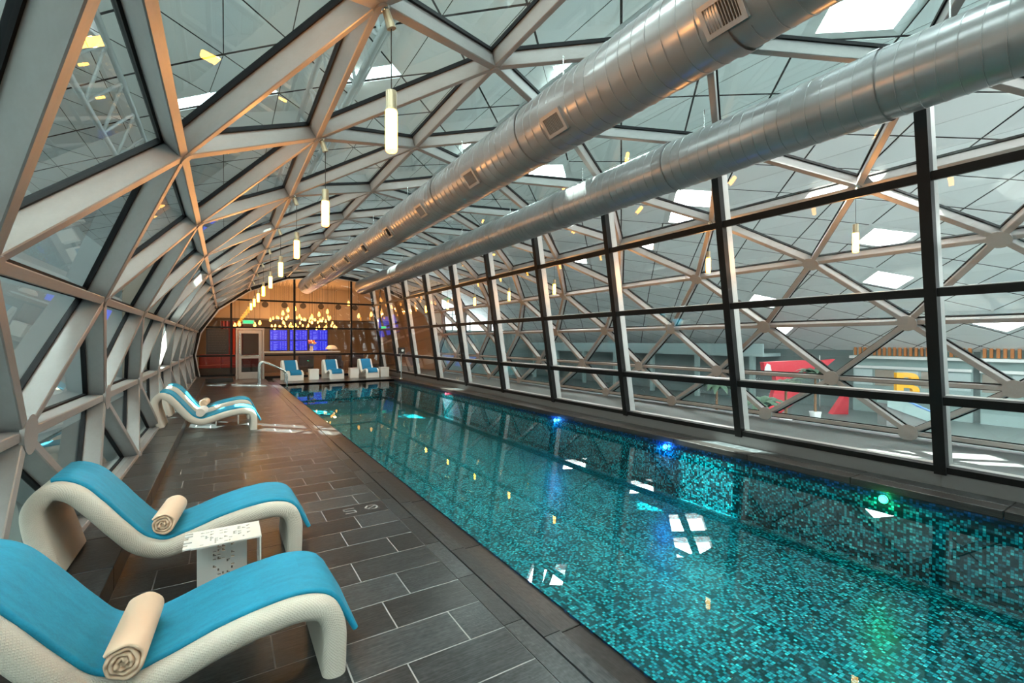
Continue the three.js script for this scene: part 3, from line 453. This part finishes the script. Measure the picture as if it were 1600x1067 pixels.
[[2.42, 'white moulded low chair with blue pads next to the pool handrail'], [3.98, 'white moulded low chair with blue pads between two white cube tables'], [5.45, 'white moulded low chair with blue pads next to the glass wall corner']].forEach(([x, label]) => {
  const o = tag(group('lounge_chair', V(x, 0, 20.25), Math.PI / 2 + 0.25), label, 'chair', 'low chairs before the lounge');
  mesh('shell', fShell, M.chairShell, o); mesh('seat_pad', fSeat, M.padFar, o); mesh('back_pad', fBack, M.padFar, o);
});
[[3.12, 'white cube side table between the handrail chair and the middle chair'], [4.72, 'white cube side table between the middle chair and the corner chair'], [6.02, 'white cube side table in the corner by the glass wall']].forEach(([x, label]) => {
  const o = tag(group('cube_table', V(x, 0, 20.5)), label, 'side table', 'cube tables before the lounge');
  const b = mesh('table_body', boxGeo(0.36, 0.4, 0.36, 0.012), M.chairShell, o); b.position.y = 0.2; const t = mesh('table_top', boxGeo(0.38, 0.025, 0.38, 0.006), M.tableWhite, o); t.position.y = 0.412;
});

// handrail into the pool, post with box
{ const o = tag(group('pool_handrail', V(1.2, 0, 18.8)), 'bent stainless steel handrail stepping into the pool', 'handrail');
  for (const dz of [0, 0.55]) { mesh('rail_tube', tubeGeo([[-0.12, 0, 0], [-0.12, 0.55, 0], [-0.1, 0.74, 0], [-0.02, 0.82, 0], [0.1, 0.8, 0], [0.55, 0.56, 0], [0.72, 0.44, 0], [0.76, 0.3, 0], [0.74, -0.1, 0]].map(([x, y]) => new THREE.Vector3(x, y, -dz)), 0.034, 60, 12), M.stainless, o); const f = mesh('base_flange', new THREE.CylinderGeometry(0.05, 0.055, 0.02, 20), M.stainless, o); f.position.set(-0.12, 0.01, -dz); } }
{ const o = tag(group('camera_post', V(6.05, LEDGE, 18.2)), 'slim post with a dark box and round white lens on the ledge', 'post');
  const p = mesh('post', new THREE.CylinderGeometry(0.022, 0.022, 1.02, 14), M.stainless, o); p.position.y = 0.51; const f = mesh('base_flange', new THREE.CylinderGeometry(0.09, 0.1, 0.03, 20), M.stainless, o); f.position.y = 0.015;
  const b = mesh('box_housing', boxGeo(0.26, 0.24, 0.1, 0.01), M.rubber, o); b.position.y = 1.13; const fr = mesh('box_rim', boxGeo(0.28, 0.02, 0.11), M.stainless, o); fr.position.y = 1.0;
  const l = mesh('lens', new THREE.CylinderGeometry(0.05, 0.05, 0.03, 20), M.white, o); l.rotation.x = Math.PI / 2; l.position.set(0.03, 1.14, 0.06); }
// pool lights
[[2.13, [0.05, 1, 0.25], 'small green glowing pool light set in the basin wall'], [5.02, [0.05, 0.25, 1], 'small blue glowing pool light set in the basin wall'], [7.92, [0.08, 0.3, 1], 'faint blue glowing pool light farther along the basin wall'], [13.66, [1, 0.05, 0.1], 'small red glowing pool light far along the basin wall']].forEach(([d, c, label], k) => {
  const o = tag(group('pool_light', V(POOL.x1 - 0.004, -0.1, d)), label, 'pool light', 'pool lights');
  const r = mesh('rim', new THREE.TorusGeometry(0.045, 0.008, 8, 24), M.stainless, o); r.rotation.y = Math.PI / 2; const l = mesh('light_lens', new THREE.SphereGeometry(0.036, 16, 12), std({ color: col(...c), emissive: col(...c), emissiveIntensity: k === 2 ? 7 : k === 3 ? 5 : 14 }), o); l.scale.x = 0.6; l.position.x = -0.012;
  const p = new THREE.PointLight(col(...c), [0.3, 0.9, 0.7, 0.12][k]); p.position.x = -0.06; p.castShadow = true; o.add(p);
});

// ───────────────────────────────────────── the lounge behind the end wall
const CT = Math.cos(YAW), ST = Math.sin(YAW), FP = 726, VY = 531.85;
const atD = (px, py, d) => { const u = px - 800, x = d * (FP * ST + u * CT) / (FP * CT - u * ST), z = x * ST + d * CT; return [x, EYE - (py - VY) * z / FP]; };   // pixel direction met at distance d along the hall
const LD1 = 31;
M.loungeWall = std({ color: col(0.2, 0.145, 0.1), roughness: 0.7 });
M.loungeCeil = std({ color: col(0.42, 0.33, 0.26), roughness: 0.6 });
M.loungeDark = std({ color: col(0.05, 0.035, 0.028), roughness: 0.5 });
M.wood = std({ color: col(0.2, 0.1, 0.045), roughness: 0.5 });
M.redCloth = std({ color: col(0.3, 0.03, 0.02), roughness: 0.8 });
tag(span('floor_lounge', -3, 9.3, -0.3, -0.002, END + 0.02, LD1 + 0.3, std({ color: col(0.07, 0.05, 0.04), roughness: 0.3 })), 'dark brown lounge floor behind the end wall', 'floor', null, 'structure');
tag(span('ceiling_lounge', -3, 9.4, 4.55, 4.7, END + 0.25, LD1 + 0.3, M.loungeCeil), 'warm beige lounge ceiling behind the end wall', 'ceiling', null, 'structure');
tag(span('wall_lounge_left', -3.2, -3, -0.3, 4.6, END + 0.25, LD1 + 0.3, M.loungeWall), 'brown lounge side wall behind the door', 'wall', null, 'structure');
tag(span('wall_lounge_right', 9.3, 9.5, -0.3, 4.6, END + 0.25, LD1 + 0.3, M.loungeWall), 'brown lounge side wall towards the corridor', 'wall', null, 'structure');
tag(span('wall_lounge_far', -3, 9.3, 0, 4.6, LD1, LD1 + 0.2, M.loungeWall), 'brown rear wall of the lounge carrying the blue screens', 'wall', null, 'structure');
{ const o = tag(group('wall_bulkhead'), 'beige bulkhead with round dark vents above the lounge', 'bulkhead', null, 'structure'); span('bulkhead_face', -3, 9.3, 2.75, 4.55, 28.6, 28.9, M.loungeCeil, o); for (let k = 0; k < 6; k++) { const c = new THREE.CylinderGeometry(0.16, 0.16, 0.06, 24); c.rotateX(Math.PI / 2); const m = mesh('round_vent', c, M.loungeDark, o); m.position.copy(V(1.9 + k * 0.95, 3.55, 28.58)); } span('bulkhead_lip', -3, 9.3, 2.7, 2.78, 28.5, 28.95, M.loungeDark, o); }
{ const o = tag(group('wall_portal'), 'narrow wall over the end glazing closing the lounge roof', 'wall', null, 'structure'); const ring = [V(-3.2, 0, END + 0.14), V(-3.2, 4.7, END + 0.14), V(9.5, 4.7, END + 0.14), V(9.5, 0, END + 0.14), ...LV.slice().reverse().map((l) => V(l.ox, l.oy, END + 0.14))]; const sh = new THREE.Shape(ring.map((v) => new THREE.Vector2(v.x, v.y))); const g = new THREE.ExtrudeGeometry(sh, { depth: 0.1, bevelEnabled: false }); const m = mesh('portal_face', g, M.loungeWall, o); m.position.z = -(END + 0.24); }
// departure screens: blue panels with columns of pale print
function screenTex(sd) { const c = document.createElement('canvas'); c.width = 256; c.height = 300; const x = c.getContext('2d'); x.fillStyle = '#0618d6'; x.fillRect(0, 0, 256, 300); x.fillStyle = '#0c30e8'; x.fillRect(0, 0, 256, 22); x.fillStyle = '#7f96ff'; let q = sd; const r = () => (q = (q * 16807) % 2147483647) / 2147483647; for (let row = 0; row < 26; row++) for (const [a, w] of [[10, 24], [52, 70], [150, 18], [186, 22], [222, 24]]) if (r() > 0.3) x.fillRect(a, 30 + row * 10, w * (0.5 + 0.5 * r()), 4); const t = new THREE.CanvasTexture(c); t.colorSpace = THREE.SRGBColorSpace; return t; }
[[422, 448.6, 'departure screen with columns of white print nearest the lounge door'], [453, 480, 'departure screen with columns of white print between two others'], [483.6, 511.5, 'departure screen with columns of white print beside the lounge pillar']].forEach(([a, b, label], k) => {
  const d = LD1 - 0.12, [x0, y0] = atD(a, 548, d), [x1] = atD(b, 548, d), [, y1] = atD(b, 515.5, d), w = x1 - x0, h = y1 - y0;
  const o = tag(group('departure_screen', V((x0 + x1) / 2, y0, d)), label, 'screen', 'blue departure screens in the lounge');
  const bz = mesh('bezel', boxGeo(w + 0.06, h + 0.06, 0.08), M.rubber, o); bz.position.set(0, h / 2, -0.05);
  const t = screenTex(77 + k * 91), m = std({ color: col(0, 0, 0), emissive: col(1, 1, 1), emissiveMap: t, emissiveIntensity: 1.15, roughness: 0.4 });
  for (const s of [0, 1]) { const p = mesh('screen_panel', new THREE.PlaneGeometry(w, h / 2 - 0.04), m, o); p.position.set(0, h * (0.25 + 0.5 * s), -0.004); }
  const l = new THREE.RectAreaLight(col(0.08, 0.16, 1), 0.8, w, h); l.position.set(0, h / 2, 0.01); l.rotation.y = Math.PI; o.add(l);
});
// amber bulbs hanging in the lounge
const bulbG = (() => new THREE.LatheGeometry([[0, 0], [0.03, 0.01], [0.05, 0.05], [0.046, 0.1], [0.024, 0.15], [0.02, 0.18], [0, 0.18]].map(([x, y]) => new THREE.Vector2(x, y)), 14))(), bulbCord = new THREE.CylinderGeometry(0.006, 0.006, 1, 5);
const bulbs = [[442, 490, 25], [450, 485, 25], [461, 483, 24.5], [487.5, 495, 26], [498.5, 491.6, 25.5], [511.6, 487.5, 25], [544.7, 475, 23.4], [560.5, 494, 25], [580, 491.6, 24.5], [594, 494, 24.5], [406, 505, 26], [398, 508, 26], [374, 507, 25], [367, 509, 26]];
for (let k = 0; k < 54; k++) bulbs.push([422 + 103 * k / 53 + 1.5 * rnd(), 493 + 20 * rnd(), 25.45 + 2.7 * ((k * 0.618) % 1) + 0.1 * rnd()]);
bulbs.forEach(([px, py, d], k) => {
  const [x, y] = atD(px, py + 3, d), big = k < 14, o = tag(group('amber_bulb', V(x, y, d)), big ? 'larger amber glass bulb hanging on a cord in the lounge' : 'small amber bulb in the dense cluster hanging over the lounge', 'bulb', big ? 'larger amber bulbs in the lounge' : 'small amber bulbs over the lounge');
  const m = mesh('bulb_glass', bulbG, M.bulbWarm, o); m.scale.setScalar(big ? 1.35 : 0.8 + 0.3 * ((k * 37) % 10) / 10);
  const L = 4.55 - y - 0.16, c = mesh('cord', bulbCord, M.cord, o); c.scale.y = L; c.position.y = 0.16 + L / 2;
  if (k % 8 === 2) { const l = new THREE.PointLight(col(1, 0.5, 0.18), 5); l.position.y = 0.08; l.castShadow = true; l.shadow.radius = 3; o.add(l); }
});
// lounge furniture
{ const o = tag(group('bar_counter', V(3.3, 0, 26.4)), 'long brown bar counter under the amber bulbs', 'counter'); span('counter_body', -1.6, 1.9, 0, 0.98, -0.3, 0.3, M.wood, o); span('counter_top', -1.7, 2, 0.98, 1.03, -0.38, 0.38, M.white, o); for (let k = 0; k < 6; k++) span('counter_panel', -1.55 + k * 0.57, -1.03 + k * 0.57, 0.1, 0.9, -0.32, -0.3, M.wood, o); }
{ const o = tag(group('flower_vase', V(3.9, 1.03, 26.3)), 'glass vase with orange and pink flowers on the bar counter', 'vase'); const v = mesh('vase_body', new THREE.LatheGeometry([[0, 0], [0.07, 0], [0.09, 0.1], [0.06, 0.22], [0.08, 0.28]].map(([x, y]) => new THREE.Vector2(x, y)), 18), M.white, o); const cs = [col(0.8, 0.25, 0.08), col(0.75, 0.2, 0.3), col(0.8, 0.6, 0.4)]; for (let k = 0; k < 12; k++) { const a = k * 2.4, r = 0.05 + 0.16 * rnd(), f = mesh('flower', new THREE.IcosahedronGeometry(0.055, 1), std({ color: cs[k % 3], roughness: 0.8 }), o); f.position.set(Math.cos(a) * r, 0.4 + 0.15 * rnd(), Math.sin(a) * r); const st = mesh('stem', new THREE.CylinderGeometry(0.005, 0.005, 0.3, 5), std({ color: col(0.05, 0.15, 0.04), roughness: 0.8 }), o); st.position.set(f.position.x * 0.6, 0.27, f.position.z * 0.6); } }
{ const o = tag(group('dome_lamp', V(4.9, 1.03, 26.3)), 'white dome shaped table lamp on the bar counter', 'lamp'); mesh('lamp_foot', new THREE.CylinderGeometry(0.08, 0.1, 0.04, 20), M.brass, o).position.y = 0.02; mesh('stem', new THREE.CylinderGeometry(0.012, 0.012, 0.1, 10), M.brass, o).position.y = 0.08; const d = mesh('lamp_shade', new THREE.SphereGeometry(0.3, 28, 12, 0, Math.PI * 2, 0, Math.PI / 2), std({ color: col(0.85, 0.8, 0.74), roughness: 0.6, side: THREE.DoubleSide }), o); d.scale.y = 0.75; d.position.y = 0.1; }
const armG = boxGeo(0.1, 0.5, 0.62, 0.03), seatG = boxGeo(0.56, 0.3, 0.6, 0.04), backG = boxGeo(0.72, 0.55, 0.12, 0.04);
[[3.1, 23.5, 0.4, 'dark upholstered armchair between the first two white chairs behind the glass'], [4.55, 23.7, -0.3, 'dark upholstered armchair behind the glass near the central mullion'], [5.6, 24.2, 0.1, 'dark upholstered armchair behind the corner chair in the lounge']].forEach(([x, d, t, label]) => { const o = tag(group('armchair', V(x, 0, d), t), label, 'armchair', 'dark armchairs in the lounge'); const m = std({ color: col(0.06, 0.035, 0.035), roughness: 0.8 }); mesh('seat', seatG, m, o).position.y = 0.3; mesh('backrest', backG, m, o).position.set(0, 0.62, 0.3); for (const sx of [-0.33, 0.33]) mesh('armrest', armG, m, o).position.set(sx, 0.35, 0); for (const sx of [-0.27, 0.27]) for (const sz of [-0.24, 0.24]) mesh('leg', new THREE.CylinderGeometry(0.02, 0.016, 0.16, 8), M.wood, o).position.set(sx, 0.08, sz); });
{ const o = tag(group('red_sofa', V(0.1, 0, 25.4)), 'deep red lounge sofa seen through the door', 'sofa'); span('base', -1.1, 1.5, 0.06, 0.34, -0.4, 0.4, M.loungeDark, o); for (let k = 0; k < 3; k++) { span('seat_cushion', -1.08 + k * 0.86, -0.24 + k * 0.86, 0.34, 0.48, -0.42, 0.3, M.redCloth, o, 0.03); span('back_cushion', -1.08 + k * 0.86, -0.24 + k * 0.86, 0.46, 0.95, 0.2, 0.42, M.redCloth, o, 0.05); } span('plinth', -1.0, 1.4, 0, 0.06, -0.3, 0.3, M.wood, o); }
{ const o = tag(group('red_curtain', V(0.35, 0, 28.2)), 'dark red hanging curtain seen through the door', 'curtain'); const pts = []; for (let i = 0; i <= 60; i++) pts.push(new THREE.Vector2(-0.5 + i / 60, 0.05 * Math.sin(i * 0.7))); for (let i = 60; i >= 0; i--) pts.push(new THREE.Vector2(-0.5 + i / 60, 0.05 * Math.sin(i * 0.7) + 0.012)); const g = new THREE.ExtrudeGeometry(new THREE.Shape(pts), { depth: 2.6, bevelEnabled: false }); g.rotateX(-Math.PI / 2); mesh('drape', g, M.redCloth, o); const r = mesh('curtain_rail', new THREE.CylinderGeometry(0.015, 0.015, 1.2, 8), M.stainless, o); r.rotation.z = Math.PI / 2; r.position.y = 2.62; }
function exitSign(px, py, d, label) { const [x, y] = atD(px, py, d), o = tag(group('exit_sign', V(x, y - 0.1, d)), label, 'exit sign', 'green exit signs'); const b = mesh('sign_body', boxGeo(0.5, 0.2, 0.06, 0.01), M.white, o); b.position.y = 0.1; const f = mesh('sign_light', boxGeo(0.42, 0.14, 0.01), std({ color: col(0.02, 0.3, 0.1), emissive: col(0.1, 1, 0.35), emissiveIntensity: 1.1 }), o); f.position.set(0, 0.1, 0.034); mesh('sign_rod', new THREE.CylinderGeometry(0.008, 0.008, 4.55 - y - 0.1, 6), M.stainless, o).position.y = 0.2 + (4.55 - y - 0.1) / 2; }
exitSign(388, 503, 25, 'green lit exit sign above the lounge door'); exitSign(597, 512, 26, 'green lit exit sign by the corner of the end wall');
// notice board left of the door, on the pool side of the glass
{ const [x0, y0] = atD(322, 554, ED - 0.1), [x1, y1] = atD(357, 514, ED - 0.1), o = tag(group('notice_board', V((x0 + x1) / 2, y0, ED - 0.1)), 'dark notice board with rows of faint print beside the door', 'notice board'); const w = x1 - x0, h = y1 - y0; const c = document.createElement('canvas'); c.width = 256; c.height = 320; const g = c.getContext('2d'); g.fillStyle = '#17120f'; g.fillRect(0, 0, 256, 320); g.fillStyle = '#4a3f37'; for (let r = 0; r < 13; r++) { let x = 18; while (x < 220) { const l = 8 + 26 * rnd(); g.fillRect(x, 22 + r * 22, Math.min(l, 236 - x), 5); x += l + 6; } } const t = new THREE.CanvasTexture(c); t.colorSpace = THREE.SRGBColorSpace; span('board', -w / 2, w / 2, 0, h, -0.01, 0.02, M.rubber, o); const p = mesh('printed_face', new THREE.PlaneGeometry(w - 0.04, h - 0.04), std({ map: t, roughness: 0.3 }), o); p.position.set(0, h / 2, 0.012); }

// ───────────────────────────────────────── concourse beyond the outer lattice
const atZ = (px, z) => { const xc = (px - 800) * z / FP; return [xc * CT + z * ST, -xc * ST + z * CT]; }, yAt = (py, z) => EYE - (py - VY) * z / FP;
M.red = std({ color: col(0.72, 0.035, 0.06), roughness: 0.45 });
M.yellow = std({ color: col(0.85, 0.42, 0.01), roughness: 0.4 });
function cutout(name, poly, z, px0, thick, mat, parent) { const b = yAt(0, z), s = z / FP, sh = new THREE.Shape(poly.map(([x, y]) => new THREE.Vector2((x - px0) * s, yAt(y, z) - HF))); const g = new THREE.ExtrudeGeometry(sh, { depth: thick, bevelEnabled: true, bevelSize: 0.03, bevelThickness: 0.03, bevelSegments: 1 }); return mesh(name, g, mat, parent); }
{ const z = 37, [x, d] = atZ(1250, z), o = tag(group('red_sculpture', V(x, HF, d), -YAW), 'tall red folded display sculpture standing on the hall floor', 'sculpture');
  cutout('red_panel', [[1188, 566], [1252, 563], [1268, 572], [1262, 582], [1230, 590], [1213, 597], [1246, 613], [1236, 628], [1205, 650], [1193, 651], [1200, 625], [1208, 600], [1206, 585], [1190, 581]], z, 1250, 0.5, M.red, o);
  cutout('red_fin', [[1313, 618], [1319, 620], [1318, 649], [1290, 652]], z, 1250, 0.5, M.red, o); cutout('red_wing', [[1278, 563], [1299, 561], [1287, 571]], z, 1250, 0.4, M.red, o);
  const w = cutout('pale_emblem', [[1190, 574], [1193, 568], [1197, 570], [1199, 580], [1189, 580]], z, 1250, 0.06, M.white, o); w.position.z = 0.52; const st = mesh('stay_rod', new THREE.CylinderGeometry(0.04, 0.04, 4.6, 8), M.stainless, o); st.position.set(1.5, 2.3, 0.1); }
{ const z = 33, [x, d] = atZ(1417, z), o = tag(group('gate_sign', V(x, HF, d), -YAW), 'large yellow letter B gate sign on a grey pylon', 'sign');
  const font = await new FontLoader().loadAsync('fonts/droid/droid_sans_bold.typeface.json'); const h = 42 * z / FP, g = new TextGeometry('B', { font, size: h, depth: 0.25, curveSegments: 8, bevelEnabled: false }); g.computeBoundingBox(); const bb = g.boundingBox; g.scale(36 * z / FP / (bb.max.x - bb.min.x), h / (bb.max.y - bb.min.y), 1); g.center(); const m = mesh('letter', g, M.yellow, o), yb = yAt(624, z) - HF; m.position.y = yb + h / 2;
  span('pylon', -0.5, 0.5, 0, yb, -0.12, 0.12, M.hallWall, o); }
{ const z = 34, [x, d] = atZ(1412, z), o = tag(group('blue_bench', V(x, HF, d), -YAW), 'row of blue waiting seats on the hall floor', 'bench'); const m = std({ color: col(0.03, 0.14, 0.6), roughness: 0.6 }); for (let k = 0; k < 4; k++) { span('seat', -1.6 + k * 0.8, -0.86 + k * 0.8, 0.4, 0.5, -0.3, 0.3, m, o, 0.03); span('backrest', -1.6 + k * 0.8, -0.86 + k * 0.8, 0.5, 1.0, 0.25, 0.35, m, o, 0.03); } span('beam', -1.6, 1.6, 0.3, 0.4, -0.05, 0.05, M.stainless, o); for (const sx of [-1.2, 1.2]) span('leg', sx - 0.05, sx + 0.05, 0, 0.3, -0.25, 0.25, M.stainless, o); }
{ const z = 31.5, [x, d] = atZ(1437, z), o = tag(group('escalator', V(x, HF, d), -YAW), 'short escalator with blue lit handrails behind the waiting seats', 'escalator'); const m = std({ color: col(0.2, 0.4, 0.8), roughness: 0.3 }); for (const dz of [0, 0.9]) { const a = new THREE.Vector3(-2.2, 2.3, -dz), b = new THREE.Vector3(1.4, 0.7, -dz); mesh('handrail', tubeGeo([a, new THREE.Vector3(-0.4, 1.5, -dz), b], 0.06, 12, 8), m, o); const s = new THREE.Shape([[-2.2, 1.3], [1.4, 0], [1.4, 0.6], [-2.2, 2.2]].map((p) => new THREE.Vector2(...p))); const g = mesh('balustrade', new THREE.ExtrudeGeometry(s, { depth: 0.03, bevelEnabled: false }), M.hallWall, o); g.position.z = -dz; } const s = new THREE.Shape([[-2.2, 0], [1.4, 0], [1.4, 0.15], [-2.2, 1.5]].map((p) => new THREE.Vector2(...p))); const g = mesh('truss', new THREE.ExtrudeGeometry(s, { depth: 0.8, bevelEnabled: false }), M.concrete, o); g.position.z = -0.85; }
// palms in front of the sculpture
const frondG = (() => { const pos = [], idx = []; const n = 12; for (let i = 0; i <= n; i++) { const t = i / n, x = 1.5 * t, y = 0.7 * Math.sin(t * 2.2) - 0.7 * t * t, w = 0.26 * Math.sin(Math.PI * Math.min(1, t * 0.9 + 0.1)) + 0.01; pos.push(x, y - w * 0.35, -w, x, y + 0.01, 0, x, y - w * 0.35, w); } for (let i = 0; i < n; i++) for (const k of [0, 1]) { const a = i * 3 + k; idx.push(a, a + 3, a + 1, a + 1, a + 3, a + 4); } const g = new THREE.BufferGeometry(); g.setAttribute('position', new THREE.Float32BufferAttribute(pos, 3)); g.setIndex(idx); g.computeVertexNormals(); return g; })();
M.frond = std({ color: col(0.05, 0.1, 0.06), roughness: 0.6, side: THREE.DoubleSide });
[[1228, 31.5, 2.6, 'potted palm with the bushiest crown before the red sculpture'], [1274, 34, 3.0, 'taller potted palm before the middle of the red sculpture'], [1192, 28.5, 1.6, 'short potted palm at the foot of the red sculpture'], [1120, 34, 2.2, 'potted palm standing alone on the hall floor']].forEach(([px, z, h, label]) => { const [x, d] = atZ(px, z), o = tag(group('potted_palm', V(x, HF, d)), label, 'palm', 'palms in the hall'); mesh('pot', new THREE.CylinderGeometry(0.4, 0.3, 0.6, 18), M.white, o).position.y = 0.3; const tr = mesh('trunk', new THREE.CylinderGeometry(0.07, 0.1, h - 0.5, 10), M.wood, o); tr.position.y = 0.5 + (h - 0.5) / 2; for (let k = 0; k < 14; k++) { const f = mesh('frond', frondG, M.frond, o); f.position.y = h; f.rotation.set(0, k * 2.4, 0.5 * rnd() - 0.1, 'YXZ'); } });
// shop fronts along the concourse wall
M.orangeSlat = std({ color: col(0.55, 0.2, 0.06), roughness: 0.5 });
M.shopLit = std({ color: col(0.3, 0.36, 0.36), emissive: col(0.8, 0.95, 0.95), emissiveIntensity: 0.2 });
M.shopWarm = std({ color: col(0.2, 0.22, 0.22), emissive: col(1, 0.5, 0.15), emissiveIntensity: 0.12 });
[[3, 10.3, 'orange slatted shop front farthest along the concourse wall'], [10.7, 18, 'orange slatted shop front behind the yellow gate sign']].forEach(([a, b, label], n) => {
  const o = tag(group('shop_front', V(HX1 - 0.6, HF, a)), label, 'shop front', 'shop fronts of the concourse'), w = b - a; span('back_panel', 0.3, 0.5, 0, 6, 0, w, M.hallWall, o); span('fascia', 0.1, 0.3, 3.55, 3.75, 0, w, M.white, o);
  for (let k = 0; k < 22; k++) span('slat', 0.05, 0.2, 4.6, 5.95, k * w / 22, k * w / 22 + w / 44, M.orangeSlat, o);
  span('canopy', -0.4, 0.3, 4.35, 4.55, 0, w, M.white, o);
  for (let k = 0; k < 5; k++) { span('shop_window_light', 0.24, 0.29, 2.2, 3.45, k * w / 5 + 0.1, (k + 1) * w / 5 - 0.1, k % 2 ^ n ? M.shopLit : M.shopWarm, o); span('shelf', 0.0, 0.3, 1.2, 1.3, k * w / 5 + 0.1, (k + 1) * w / 5 - 0.1, M.white, o); }
});
{ const o = tag(group('balcony', V(HX1 - 3.2, HF, 24)), 'long pale balcony parapet above the dark end of the concourse', 'balcony'); span('parapet', 0, 0.2, 4.6, 5.5, 0, 38, std({ color: col(0.3, 0.4, 0.4), roughness: 0.3 }), o); span('slab', 0, 3, 4.3, 4.6, 0, 38, M.hallWall, o); for (let k = 0; k < 7; k++) span('column', 0.2, 0.6, 0, 4.3, 1 + k * 6, 1.4 + k * 6, M.hallWall, o); }
// engraved depth marker let into a deck tile
{ const o = tag(group('depth_marker', V(1.1, 0, 4.5)), 'small pale engraved marking with a ring on a deck tile', 'floor marking'); M.engrave = std({ color: col(0.2, 0.19, 0.185), roughness: 0.6 }); const ring = new THREE.RingGeometry(0.045, 0.062, 28); ring.rotateX(-Math.PI / 2); mesh('engraved_ring', ring, M.engrave, o).position.set(0.1, 0.0022, 0); const q = mesh('engraved_stroke', boxGeo(0.09, 0.001, 0.012), M.engrave, o); q.position.set(0.1, 0.0022, 0); q.rotation.y = 0.7; for (const [x, z, w, h] of [[-0.1, -0.06, 0.1, 0.014], [-0.1, 0.06, 0.1, 0.014], [-0.1, 0, 0.08, 0.014], [-0.147, -0.03, 0.014, 0.05], [-0.055, 0.03, 0.014, 0.05]]) mesh('engraved_stroke', boxGeo(w, 0.001, h), M.engrave, o).position.set(x, 0.0022, z); }

renderer.render(scene, camera);
